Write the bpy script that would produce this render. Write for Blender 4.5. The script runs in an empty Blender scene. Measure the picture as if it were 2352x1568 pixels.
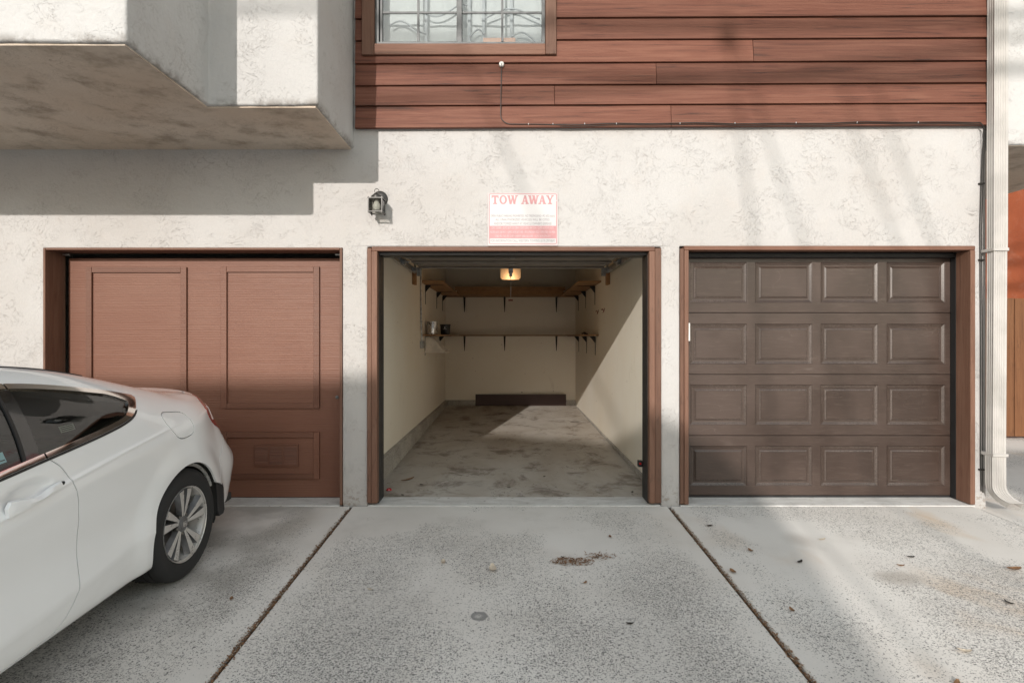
import bpy, bmesh, math, random
import numpy as np
from mathutils import Vector, Matrix
random.seed(7); rng = np.random.default_rng(7)
scene = bpy.context.scene
C = scene.collection

# ------------------------------------------------------------------ camera, sky, sun, exposure
CAM_H = 1.40
cam_d = bpy.data.cameras.new('camera'); cam = bpy.data.objects.new('camera', cam_d); C.objects.link(cam)
cam.location = (0, 0, CAM_H); cam.rotation_euler = (math.pi / 2, 0, 0)
cam_d.sensor_width = 36.0; cam_d.lens = 1275 / 2352 * 36
cam_d.shift_x = 0.0030; cam_d.shift_y = -0.0051
cam_d.clip_start = 0.05; cam_d.clip_end = 2000
scene.camera = cam

SUN = Vector((0.242, 1.0, -0.33))            # direction the sunlight travels
elev = math.atan2(0.33, math.hypot(0.242, 1.0))
world = bpy.data.worlds.new('World'); scene.world = world; world.use_nodes = True
wn = world.node_tree; wn.nodes.clear()
sky = wn.nodes.new('ShaderNodeTexSky'); sky.sky_type = 'NISHITA'; sky.sun_disc = False
sky.sun_elevation = elev; sky.sun_rotation = math.atan2(-SUN.x, -SUN.y)
sky.air_density = 2.0; sky.dust_density = 0.5; sky.ozone_density = 1.0
hs = wn.nodes.new('ShaderNodeHueSaturation'); hs.inputs['Saturation'].default_value = 0.42
bg = wn.nodes.new('ShaderNodeBackground'); bg.inputs['Strength'].default_value = 0.15
wo = wn.nodes.new('ShaderNodeOutputWorld')
wn.links.new(sky.outputs[0], hs.inputs['Color']); wn.links.new(hs.outputs[0], bg.inputs['Color']); wn.links.new(bg.outputs[0], wo.inputs[0])
sun_d = bpy.data.lights.new('sun', 'SUN'); sun = bpy.data.objects.new('sun', sun_d); C.objects.link(sun)
sun_d.energy = 2.0; sun_d.angle = math.radians(0.5); sun_d.color = (1.0, 0.935, 0.865)
sun.rotation_euler = SUN.to_track_quat('-Z', 'Y').to_euler()
vs = scene.view_settings
vs.view_transform = 'Standard'; vs.look = 'None'; vs.gamma = 1.0; vs.use_curve_mapping = False
vs.exposure = 1.0
try:
    scene.cycles.max_bounces = 10; scene.cycles.diffuse_bounces = 6; scene.cycles.transparent_max_bounces = 16
except Exception: pass

# ------------------------------------------------------------------ node helpers
class NT:
    def __init__(s, m):
        m.use_nodes = True; s.t = m.node_tree; s.t.nodes.clear()
        s.out = s.t.nodes.new('ShaderNodeOutputMaterial')
    def n(s, typ, ins=None, **props):
        nd = s.t.nodes.new('ShaderNode' + typ)
        for k, v in props.items(): setattr(nd, k, v)
        for k, v in (ins or {}).items(): s.set(nd.inputs[k], v)
        return nd
    def set(s, sock, v):
        if isinstance(v, bpy.types.NodeSocket): s.t.links.new(v, sock)
        elif isinstance(v, (tuple, list)) and sock.type == 'RGBA' and len(v) == 3: sock.default_value = (*v, 1)
        else: sock.default_value = v
    def pos(s): return s.n('NewGeometry').outputs['Position']
    def obj(s): return s.n('TexCoord').outputs['Object']
    def rnd(s): return s.n('ObjectInfo').outputs['Random']
    def scl(s, v, sc, off=(0, 0, 0)): return s.n('Mapping', {'Vector': v, 'Scale': sc, 'Location': off}).outputs[0]
    def noise(s, v, scale, detail=4, rough=0.55, dist=0.0):
        return s.n('TexNoise', {'Vector': v, 'Scale': scale, 'Detail': detail, 'Roughness': rough, 'Distortion': dist}).outputs[0]
    def vor(s, v, scale, rand=1.0): return s.n('TexVoronoi', {'Vector': v, 'Scale': scale, 'Randomness': rand})
    def m(s, op, a, b=0.5, c=0.0, clamp=False):
        nd = s.n('Math', operation=op, use_clamp=clamp); s.set(nd.inputs[0], a); s.set(nd.inputs[1], b); s.set(nd.inputs[2], c); return nd.outputs[0]
    def mr(s, v, a, b, c=0.0, d=1.0):
        return s.n('MapRange', {'Value': v, 'From Min': a, 'From Max': b, 'To Min': c, 'To Max': d}, interpolation_type='SMOOTHSTEP').outputs[0]
    def mix(s, f, a, b, mode='MIX'):
        nd = s.n('Mix', data_type='RGBA', blend_type=mode); s.set(nd.inputs[0], f); s.set(nd.inputs[6], a); s.set(nd.inputs[7], b); return nd.outputs[2]
    def xyz(s, v): return s.n('SeparateXYZ', {0: v}).outputs
    def bump(s, h, st=0.3, d=0.01, nrm=None):
        ins = {'Height': h, 'Strength': st, 'Distance': d}
        if nrm is not None: ins['Normal'] = nrm
        return s.n('Bump', ins).outputs[0]
    def line(s, v, c, w):       # 1 on the contour v == c, falling to 0 at distance w
        return s.mr(s.m('ABSOLUTE', s.m('SUBTRACT', v, c)), 0.0, w, 1.0, 0.0)
    def bsdf(s, col, rough=0.6, nrm=None, **ins):
        d = {'Base Color': col, 'Roughness': rough}
        if nrm is not None: d['Normal'] = nrm
        d.update({k.replace('_', ' '): v for k, v in ins.items()})
        b = s.n('BsdfPrincipled', d); s.t.links.new(b.outputs[0], s.out.inputs[0]); return b
MAT = {}
def mat(name):
    def deco(fn):
        m = bpy.data.materials.new(name); fn(NT(m)); MAT[name] = m; return fn
    return deco

def stucco(t, c1, c2, dirt=0.0, k=1.0, edge=False):
    p = t.pos()
    big = t.noise(p, 0.9, 3); mid = t.noise(p, 5, 5, 0.6)
    col = t.mix(t.mr(big, 0.35, 0.65), c1, c2)
    n1 = t.noise(t.scl(p, (1, 1, 1.2)), 7.5, 4, 0.6, 2.2)
    n2 = t.noise(p, 13, 3, 0.6, 1.6)
    patch = t.mr(t.noise(p, 2.6, 3), 0.52, 0.68)
    l1 = t.m('MULTIPLY', t.line(n1, 0.50, 0.008), t.mr(t.noise(p, 3.7, 2), 0.46, 0.58))
    l2 = t.m('MULTIPLY', t.line(n2, 0.52, 0.014), patch)
    lines = t.m('MAXIMUM', t.m('MULTIPLY', l1, 0.8), t.m('MULTIPLY', l2, 0.5))
    col = t.mix(t.m('MULTIPLY', lines, 0.34 * k), col, (0.25, 0.185, 0.14))
    col = t.mix(t.m('MULTIPLY', t.mr(mid, 0.5, 0.75), 0.12 * k), col, (0.48, 0.40, 0.34))
    if edge:     # grime gathered along the drip edge of the bays
        ez = t.m('MULTIPLY', t.mr(t.xyz(p)[2], 3.02, 2.955), t.mr(t.noise(p, 6, 5, 0.7), 0.42, 0.62))
        col = t.mix(t.m('MULTIPLY', ez, 0.6), col, (0.13, 0.105, 0.085))
    base_ = t.m('MULTIPLY', t.mr(t.xyz(p)[2], 0.22, 0.03), t.mr(t.noise(p, 28, 4, 0.7), 0.52, 0.62))
    col = t.mix(t.m('MULTIPLY', base_, 0.6), col, (0.24, 0.2, 0.16))
    if dirt:
        z = t.xyz(p)
        st = t.noise(t.scl(p, (1.6, 1.6, 0.5)), 2.2, 5, 0.65)
        col = t.mix(t.m('MULTIPLY', t.mr(st, 0.45, 0.7), dirt), col, (0.22, 0.17, 0.125))
    h = t.m('ADD', t.m('MULTIPLY', t.noise(p, 34, 5, 0.65), 0.6), t.m('MULTIPLY', lines, -0.6))
    h = t.m('ADD', h, t.m('MULTIPLY', mid, 0.9))
    t.bsdf(col, 0.9, t.bump(h, 0.62, 0.013), Specular_IOR_Level=0.2)
@mat('stucco')
def _(t): stucco(t, (0.430, 0.412, 0.400), (0.468, 0.457, 0.451))
@mat('stucco_bay')
def _(t): stucco(t, (0.48, 0.47, 0.462), (0.51, 0.504, 0.50), k=0.9, edge=True)
@mat('stucco_soffit')
def _(t): stucco(t, (0.56, 0.46, 0.37), (0.60, 0.52, 0.44), dirt=0.6, k=1.6)  # warm tan base puts the ground's bounce light into the colour, plus dirt streaks
@mat('stucco_orange')
def _(t): stucco(t, (0.20, 0.050, 0.022), (0.235, 0.064, 0.028), k=0.6)
@mat('stucco_tan')
def _(t): stucco(t, (0.52, 0.46, 0.4), (0.58, 0.52, 0.46))

def wood(t, base, dark, light, axis=(0.35, 6, 6), gloss=0.65, grain=1.0, rib=0.0, obj=False):
    p = t.obj() if obj else t.pos()
    r = t.rnd()
    off = t.n('CombineXYZ', {0: t.m('MULTIPLY', r, 37.0), 1: t.m('MULTIPLY', r, 11.0), 2: t.m('MULTIPLY', r, 23.0)}).outputs[0]
    pp = t.n('VectorMath', {0: p, 1: off}, operation='ADD').outputs[0]
    s = t.scl(pp, axis)
    g = t.noise(s, 5.5, 6, 0.65, 0.7)
    fine = t.noise(t.scl(pp, (axis[0], axis[1] * 6, axis[2] * 6)), 4, 4, 0.6)
    blot = t.noise(pp, 1.7, 3)
    col = t.mix(t.m('MULTIPLY', t.mr(g, 0.42, 0.7), 0.6 * grain), base, light)
    col = t.mix(t.m('MULTIPLY', t.mr(g, 0.46, 0.28), 0.75 * grain), col, dark)
    col = t.mix(t.m('MULTIPLY', t.mr(fine, 0.58, 0.72), 0.55 * grain), col, dark)
    col = t.mix(t.m('MULTIPLY', t.mr(blot, 0.35, 0.7), 0.3), col, light)
    val = t.mr(r, 0, 1, 0.84, 1.12)
    col = t.mix(1.0, col, t.n('CombineColor', {0: val, 1: val, 2: val}).outputs[0], 'MULTIPLY')
    h = t.m('ADD', t.m('MULTIPLY', fine, 0.8), g)
    if rib:
        z = t.xyz(p)[2]
        w = t.m('SINE', t.m('MULTIPLY', t.m('ADD', z, t.m('MULTIPLY', t.noise(s, 3), 0.004)), 2 * math.pi / rib))
        col = t.mix(t.m('MULTIPLY', t.mr(w, 0.3, 1.0), 0.05), col, dark)
        h = t.m('ADD', h, t.m('MULTIPLY', w, 0.12))
    t.bsdf(col, gloss, t.bump(h, 0.35, 0.006), Specular_IOR_Level=0.35)
@mat('siding_paint')
def _(t): wood(t, (0.122, 0.042, 0.0255), (0.038, 0.016, 0.011), (0.178, 0.075, 0.048), (0.28, 7, 7), grain=1.45)
@mat('trim_paint')
def _(t): wood(t, (0.135, 0.066, 0.043), (0.062, 0.031, 0.021), (0.19, 0.108, 0.075), (6, 6, 0.3))
@mat('trim_paint_h')
def _(t): wood(t, (0.145, 0.068, 0.044), (0.062, 0.031, 0.021), (0.205, 0.11, 0.075), (0.3, 6, 6))
@mat('door_paint')
def _(t): wood(t, (0.145, 0.060, 0.037), (0.09, 0.037, 0.023), (0.185, 0.092, 0.062), (0.25, 9, 9), 0.5, 0.3, rib=0.015)
@mat('steel_door')
def _(t):
    p = t.pos()
    g = t.noise(t.scl(p, (1.2, 14, 14)), 6, 5, 0.65, 0.4)
    b = t.noise(p, 1.3, 4)
    col = t.mix(t.mr(b, 0.35, 0.68), (0.040, 0.0255, 0.020), (0.064, 0.043, 0.035))
    col = t.mix(t.m('MULTIPLY', t.mr(g, 0.5, 0.7), 0.3), col, (0.105, 0.078, 0.065))
    sc = t.line(t.noise(t.scl(p, (0.5, 2, 2)), 2.5, 2, 0.5, 1.0), 0.5, 0.006)
    col = t.mix(t.m('MULTIPLY', t.m('MULTIPLY', sc, t.mr(b, 0.5, 0.6)), 0.1), col, (0.3, 0.27, 0.24))
    t.bsdf(col, t.mr(b, 0.3, 0.7, 0.27, 0.38), t.bump(g, 0.22, 0.003), Specular_IOR_Level=0.5)
@mat('steel_worn_highlight')  # worn paint on panel bevels; its lighter colour also paints in their highlights
def _(t):
    p = t.pos(); n = t.noise(t.scl(p, (30, 30, 30)), 3, 3, 0.6); b = t.noise(p, 3.0, 3)
    col = t.mix(t.m('MULTIPLY', t.mr(n, 0.4, 0.6), t.mr(b, 0.32, 0.66, 0.08, 0.85)), (0.05, 0.034, 0.027), (0.105, 0.082, 0.069))
    t.bsdf(col, 0.3, None, Specular_IOR_Level=0.6)
@mat('shelf_wood')
def _(t): wood(t, (0.30, 0.16, 0.072), (0.13, 0.065, 0.028), (0.40, 0.23, 0.11), (2, 2, 5))
@mat('fence_wood')
def _(t): wood(t, (0.13, 0.052, 0.02), (0.045, 0.018, 0.008), (0.18, 0.08, 0.034), (6, 6, 0.35))
@mat('old_wood')
def _(t): wood(t, (0.2, 0.13, 0.085), (0.1, 0.06, 0.04), (0.28, 0.19, 0.13), (6, 6, 0.3))
@mat('dark_board')
def _(t): wood(t, (0.055, 0.026, 0.021), (0.03, 0.016, 0.013), (0.075, 0.04, 0.03), (0.4, 6, 6), 0.5, 0.5)

def simple(name, col, rough=0.5, metal=0.0, var=0.15, sc=8, bump=0.0, **kw):
    @mat(name)
    def _(t):
        p = t.pos(); n = t.noise(p, sc, 4)
        c2 = tuple(min(1, c * (1 - var)) for c in col); c3 = tuple(min(1, c * (1 + var)) for c in col)
        nr = t.bump(t.noise(p, sc * 6, 4), bump, 0.005) if bump else None
        t.bsdf(t.mix(t.mr(n, 0.3, 0.7), c2, c3), t.mr(n, 0.3, 0.7, max(0.02, rough - 0.06), min(1, rough + 0.06)), nr, Metallic=metal, **kw)
simple('black_rubber', (0.016, 0.016, 0.017), 0.5)
simple('black_iron', (0.012, 0.009, 0.007), 0.55)
simple('dark_gap', (0.008, 0.007, 0.006), 0.9)
simple('galvanized', (0.42, 0.43, 0.44), 0.42, 1.0, 0.3, 25)
simple('alu_frame', (0.085, 0.088, 0.09), 0.5, 0.35, 0.4, 20)
simple('ceiling_paint', (0.42, 0.36, 0.28), 0.9)
simple('downspout_paint', (0.44, 0.42, 0.40), 0.45, 0.0, 0.10, 5)
simple('cable_black', (0.02, 0.018, 0.016), 0.5)
simple('white_plastic', (0.72, 0.70, 0.67), 0.4)
simple('corbel_white', (0.66, 0.60, 0.52), 0.6)
simple('lantern_metal', (0.035, 0.033, 0.03), 0.42, 0.3)
simple('tin', (0.62, 0.62, 0.63), 0.28, 1.0, 0.1, 30)
simple('black_plastic', (0.012, 0.012, 0.013), 0.35)
simple('label_grey', (0.45, 0.45, 0.45), 0.5)
simple('hook_red', (0.22, 0.03, 0.02), 0.4)
simple('red_foil', (0.45, 0.02, 0.02), 0.3)
simple('steel_inside', (0.26, 0.235, 0.215), 0.5, 0.0, 0.12)
simple('curtain', (0.60, 0.605, 0.61), 0.9, 0, 0.04, 6)
simple('bars_grey', (0.44, 0.45, 0.47), 0.7)
simple('cardboard', (0.55, 0.34, 0.26), 0.8)
simple('leaf_brown', (0.20, 0.105, 0.05), 0.8, 0, 0.4, 60)
simple('leaf_pale', (0.55, 0.47, 0.37), 0.8, 0, 0.2, 60)
simple('leaf_dark', (0.035, 0.03, 0.025), 0.8, 0, 0.3, 60)
simple('soil', (0.085, 0.06, 0.042), 0.95, 0, 0.5, 40, 0.5)
simple('alley_bounce', (0.36, 0.35, 0.335), 0.9, 0, 0.15, 3, 0.2)  # unseen alley surface, made pale so it bounces more light into the shade
simple('roof_gravel', (0.3, 0.29, 0.28), 0.95, 0, 0.2, 30, 0.4)
simple('sign_white', (0.47, 0.465, 0.47), 0.45, 0, 0.03, 4)
simple('sign_edge', (0.48, 0.415, 0.415), 0.5, 0, 0.03, 4)
simple('sign_red', (0.43, 0.20, 0.21), 0.5, 0, 0.12, 12)
simple('sign_grey', (0.21, 0.18, 0.19), 0.5, 0, 0.1, 12)
simple('sign_pale', (0.50, 0.38, 0.38), 0.5, 0, 0.05, 12)
simple('seat_fabric', (0.075, 0.066, 0.056), 0.9)
simple('cabin_dark', (0.03, 0.029, 0.027), 0.8)
simple('tyre_rubber', (0.018, 0.018, 0.0185), 0.75, 0, 0.25, 30)
simple('alloy', (0.66, 0.64, 0.62), 0.32, 0.55, 0.08, 20)
simple('alloy_dark', (0.19, 0.19, 0.195), 0.42, 0.6, 0.15, 20)
simple('brake_steel', (0.2, 0.19, 0.18), 0.4, 1.0)
simple('chrome', (0.80, 0.76, 0.73), 0.07, 1.0, 0.02, 4)
simple('lamp_red', (0.38, 0.012, 0.012), 0.08, 0, 0.1, 20, Coat_Weight=1.0)
simple('lamp_clear', (0.55, 0.42, 0.42), 0.1, 0, 0.1, 20, Coat_Weight=1.0)
simple('seam_dark', (0.03, 0.03, 0.032), 0.7)
simple('pillar_gloss', (0.012, 0.011, 0.011), 0.08, 0, 0.1, 10, Coat_Weight=0.6)
simple('bare_metal', (0.3, 0.29, 0.28), 0.7, 0, 0.4, 60)
simple('sticker', (0.62, 0.66, 0.6), 0.6)
simple('sticker_teal', (0.22, 0.34, 0.36), 0.5)
@mat('car_paint')
def _(t):
    p = t.obj(); n = t.noise(p, 2.0, 3); d = t.noise(p, 60, 2)
    z = t.xyz(p)[2]
    col = t.mix(t.mr(n, 0.3, 0.7), (0.865, 0.872, 0.885), (0.88, 0.887, 0.90))
    dust = t.m('MULTIPLY', t.mr(z, 0.5, 0.18), t.mr(t.noise(p, 9, 4), 0.35, 0.7))
    col = t.mix(t.m('MULTIPLY', dust, 0.08), col, (0.42, 0.38, 0.34))
    t.bsdf(col, 0.3, None, Coat_Weight=1.0, Coat_Roughness=0.015, Specular_IOR_Level=0.45)
def glass(name, tint, rough=0.0, ior=1.5):
    @mat(name)
    def _(t):
        f = t.n('Fresnel', {'IOR': ior}).outputs[0]
        tr = t.n('BsdfTransparent', {'Color': tint}).outputs[0]
        gl = t.n('BsdfGlossy', {'Color': (1, 1, 1), 'Roughness': rough}).outputs[0]
        mx = t.n('MixShader', {0: f, 1: tr, 2: gl}); t.t.links.new(mx.outputs[0], t.out.inputs[0])
glass('car_glass', (0.42, 0.45, 0.41), 0.0, 1.62)
glass('pane_glass', (0.86, 0.88, 0.88), 0.0, 1.5)
glass('lantern_glass', (0.78, 0.78, 0.76), 0.02, 1.45)
@mat('garage_wall')
def _(t):
    p = t.pos(); n = t.noise(p, 0.8, 4); f = t.noise(p, 55, 4, 0.7)
    col = t.mix(t.mr(n, 0.3, 0.7), (0.80, 0.735, 0.62), (0.83, 0.78, 0.685))
    sm = t.noise(t.scl(p, (1, 1, 0.25)), 3.5, 5, 0.7, 1.0)
    col = t.mix(t.m('MULTIPLY', t.mr(sm, 0.6, 0.75), 0.3), col, (0.42, 0.34, 0.25))
    sp = t.mr(t.noise(p, 14, 2), 0.74, 0.78)
    col = t.mix(t.m('MULTIPLY', sp, 0.6), col, (0.2, 0.14, 0.1))
    t.bsdf(col, 0.85, t.bump(t.m('ADD', f, t.m('MULTIPLY', t.noise(p, 9), 0.8)), 0.25, 0.006), Specular_IOR_Level=0.25)
@mat('curb_concrete')
def _(t):
    p = t.pos(); v = t.vor(p, 95)
    col = t.mix(t.mr(t.noise(p, 3), 0.3, 0.7), (0.36, 0.33, 0.29), (0.48, 0.45, 0.40))
    col = t.mix(t.m('MULTIPLY', t.m('LESS_THAN', t.xyz(v.outputs['Color'])[0], 0.45), 0.45), col, (0.16, 0.145, 0.125))
    t.bsdf(col, 0.9, t.bump(t.noise(p, 70, 4), 0.5, 0.008))
@mat('garage_floor')
def _(t):
    p = t.pos(); s = t.scl(p, (1, 0.55, 1))
    n = t.noise(s, 1.4, 6, 0.65, 0.6); n2 = t.noise(t.scl(p, (1, 0.9, 1)), 2.6, 6, 0.7, 0.5); f = t.noise(p, 70, 4, 0.7)
    col = t.mix(t.mr(n, 0.3, 0.7), (0.37, 0.325, 0.275), (0.48, 0.45, 0.41))
    col = t.mix(t.m('MULTIPLY', t.mr(n2, 0.5, 0.66), 0.7), col, (0.14, 0.11, 0.085))
    col = t.mix(t.m('MULTIPLY', t.mr(n2, 0.44, 0.3), 0.25), col, (0.46, 0.435, 0.40))
    col = t.mix(t.m('MULTIPLY', t.mr(f, 0.62, 0.75), 0.4), col, (0.15, 0.13, 0.11))
    oil = t.mr(t.noise(t.scl(p, (1, 0.7, 1)), 2.3, 3, 0.5), 0.66, 0.74)
    col = t.mix(t.m('MULTIPLY', oil, 0.6), col, (0.09, 0.075, 0.06))
    cr = t.m('MULTIPLY', t.line(t.noise(p, 0.7, 5, 0.7), 0.5, 0.003), 0.7)
    col = t.mix(cr, col, (0.1, 0.085, 0.07))
    t.bsdf(col, t.mr(n2, 0.3, 0.7, 0.62, 0.8), t.bump(f, 0.2, 0.004), Specular_IOR_Level=0.35)
def concrete(t, joints=True):
    p = t.pos(); x, y, z = t.xyz(p)
    big = t.noise(p, 0.75, 4, 0.6); mid = t.noise(p, 3.2, 5, 0.65)
    col = t.mix(t.mr(big, 0.3, 0.7), (0.615, 0.583, 0.545), (0.715, 0.69, 0.655))
    col = t.mix(t.m('MULTIPLY', t.mr(mid, 0.5, 0.75), 0.25), col, (0.42, 0.40, 0.37))
    # rusty leaf stains, mostly on the right slab
    rust = t.m('MULTIPLY', t.mr(t.noise(t.scl(p, (1, 0.7, 1)), 1.1, 4, 0.6, 0.4), 0.54, 0.7), t.mr(x, 1.2, 2.4, 0.12, 0.75))
    col = t.mix(rust, col, (0.55, 0.42, 0.30))
    dn = t.noise(t.scl(p, (1, 0.8, 1)), 1.25, 3, 0.5)
    den = t.m('ADD', t.mr(dn, 0.36, 0.62, -0.04, 0.66), t.mr(y, 2.6, 4.5, 0.24, -0.34))
    if joints:
        ax = t.m('ABSOLUTE', t.m('SUBTRACT', t.m('ABSOLUTE', x), 1.31))
        den = t.m('SUBTRACT', den, t.mr(ax, 0.05, 0.22, 0.55, 0.0))
        lane = t.m('ABSOLUTE', t.m('SUBTRACT', t.m('ABSOLUTE', t.m('ADD', x, t.m('MULTIPLY', t.m('SUBTRACT', big, 0.5), 0.5))), 0.72))
        lane = t.m('MULTIPLY', t.mr(lane, 0.05, 0.38, 1.0, 0.0), t.mr(y, 3.2, 4.3, 1.0, 0.1))
        den = t.m('ADD', den, t.m('MULTIPLY', lane, 0.22))
        col = t.mix(t.m('MULTIPLY', lane, 0.16), col, (0.38, 0.37, 0.355))
    w = t.n('VectorMath', {0: p, 1: t.n('VectorMath', {0: t.n('TexNoise', {'Vector': p, 'Scale': 60.0, 'Detail': 2.0}).outputs[1], 'Scale': 0.022}, operation='SCALE').outputs[0]}, operation='ADD').outputs[0]
    h = None
    for sc, k, lo in ((82, 0.8, 0.0), (150, 1.05, 0.08)):
        v = t.vor(t.scl(w, (1, 1.1, 1)), sc)
        r = t.xyz(v.outputs['Color'])
        on = t.m('MULTIPLY', t.m('LESS_THAN', r[0], t.m('ADD', t.m('MULTIPLY', den, k), lo)), t.mr(v.outputs['Distance'], 0.3, 0.5, 1.0, 0.0))
        chip = t.mix(r[1], (0.075, 0.074, 0.072), (0.27, 0.26, 0.25))
        col = t.mix(t.m('MULTIPLY', on, 0.88), col, chip)
        h = on if h is None else t.m('MAXIMUM', h, on)
    f = t.noise(p, 180, 3, 0.7)
    col = t.mix(t.m('MULTIPLY', t.mr(f, 0.5, 0.8), 0.3), col, (0.34, 0.325, 0.30))
    if joints:   # round oil spot and a dirty tyre patch
        d = t.n('VectorMath', {0: p, 1: (-0.158, 2.93, -0.077)}, operation='DISTANCE').outputs['Value']
        d = t.m('ADD', d, t.m('MULTIPLY', t.m('SUBTRACT', t.noise(p, 30, 3), 0.5), 0.03))
        ring = t.m('MULTIPLY', t.mr(d, 0.04, 0.05, 1, 0), t.mr(d, 0.005, 0.03, 0.35, 0.8))
        col = t.mix(ring, col, (0.17, 0.17, 0.17))
        tp = t.m('MULTIPLY', t.mr(x, -1.35, -1.7), t.mr(t.noise(p, 1.6, 4), 0.38, 0.6))
        col = t.mix(t.m('MULTIPLY', tp, 0.5), col, (0.25, 0.235, 0.21))
        for (ox, oy, sx, sy, kk) in ((2.35, 3.35, 4.5, 7, 0.55), (2.9, 2.9, 3.0, 8, 0.4), (2.05, 3.9, 6, 5, 0.35)):
            dd = t.n('VectorMath', {0: t.scl(p, (sx, sy, 0), (-ox * sx, -oy * sy, 0))}, operation='LENGTH').outputs['Value']
            col = t.mix(t.m('MULTIPLY', t.mr(t.m('ADD', dd, t.m('MULTIPLY', mid, 0.6)), 1.2, 0.5), kk), col, (0.33, 0.29, 0.25))
    t.bsdf(col, 0.85, t.bump(t.m('ADD', t.m('MULTIPLY', h, 0.5), f), 0.28, 0.004), Specular_IOR_Level=0.3)
@mat('driveway_concrete')
def _(t): concrete(t)
@mat('yard_concrete')
def _(t): concrete(t, False)
@mat('threshold_concrete')
def _(t):
    p = t.pos(); n = t.noise(t.scl(p, (1, 3, 1)), 5, 6, 0.65)
    col = t.mix(t.mr(n, 0.3, 0.7), (0.50, 0.485, 0.46), (0.66, 0.65, 0.63))
    col = t.mix(t.m('MULTIPLY', t.mr(t.noise(p, 22, 4), 0.6, 0.72), 0.5), col, (0.22, 0.2, 0.175))
    t.bsdf(col, 0.85, t.bump(t.noise(p, 90, 4), 0.3, 0.005))
def emit(name, col, st):
    @mat(name)
    def _(t):
        e = t.n('Emission', {'Color': col, 'Strength': st})
        t.t.links.new(e.outputs[0], t.out.inputs[0])
emit('bulb_glow', (1.0, 0.62, 0.28), 1.8)
@mat('lens_plastic')
def _(t):
    b = t.n('BsdfTranslucent', {'Color': (0.85, 0.72, 0.55)}).outputs[0]; d = t.n('BsdfDiffuse', {'Color': (0.75, 0.66, 0.55)}).outputs[0]
    mx = t.n('MixShader', {0: 0.45, 1: b, 2: d}); t.t.links.new(mx.outputs[0], t.out.inputs[0])
@mat('lantern_bulb')
def _(t): t.bsdf((0.8, 0.8, 0.78), 0.4)

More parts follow.
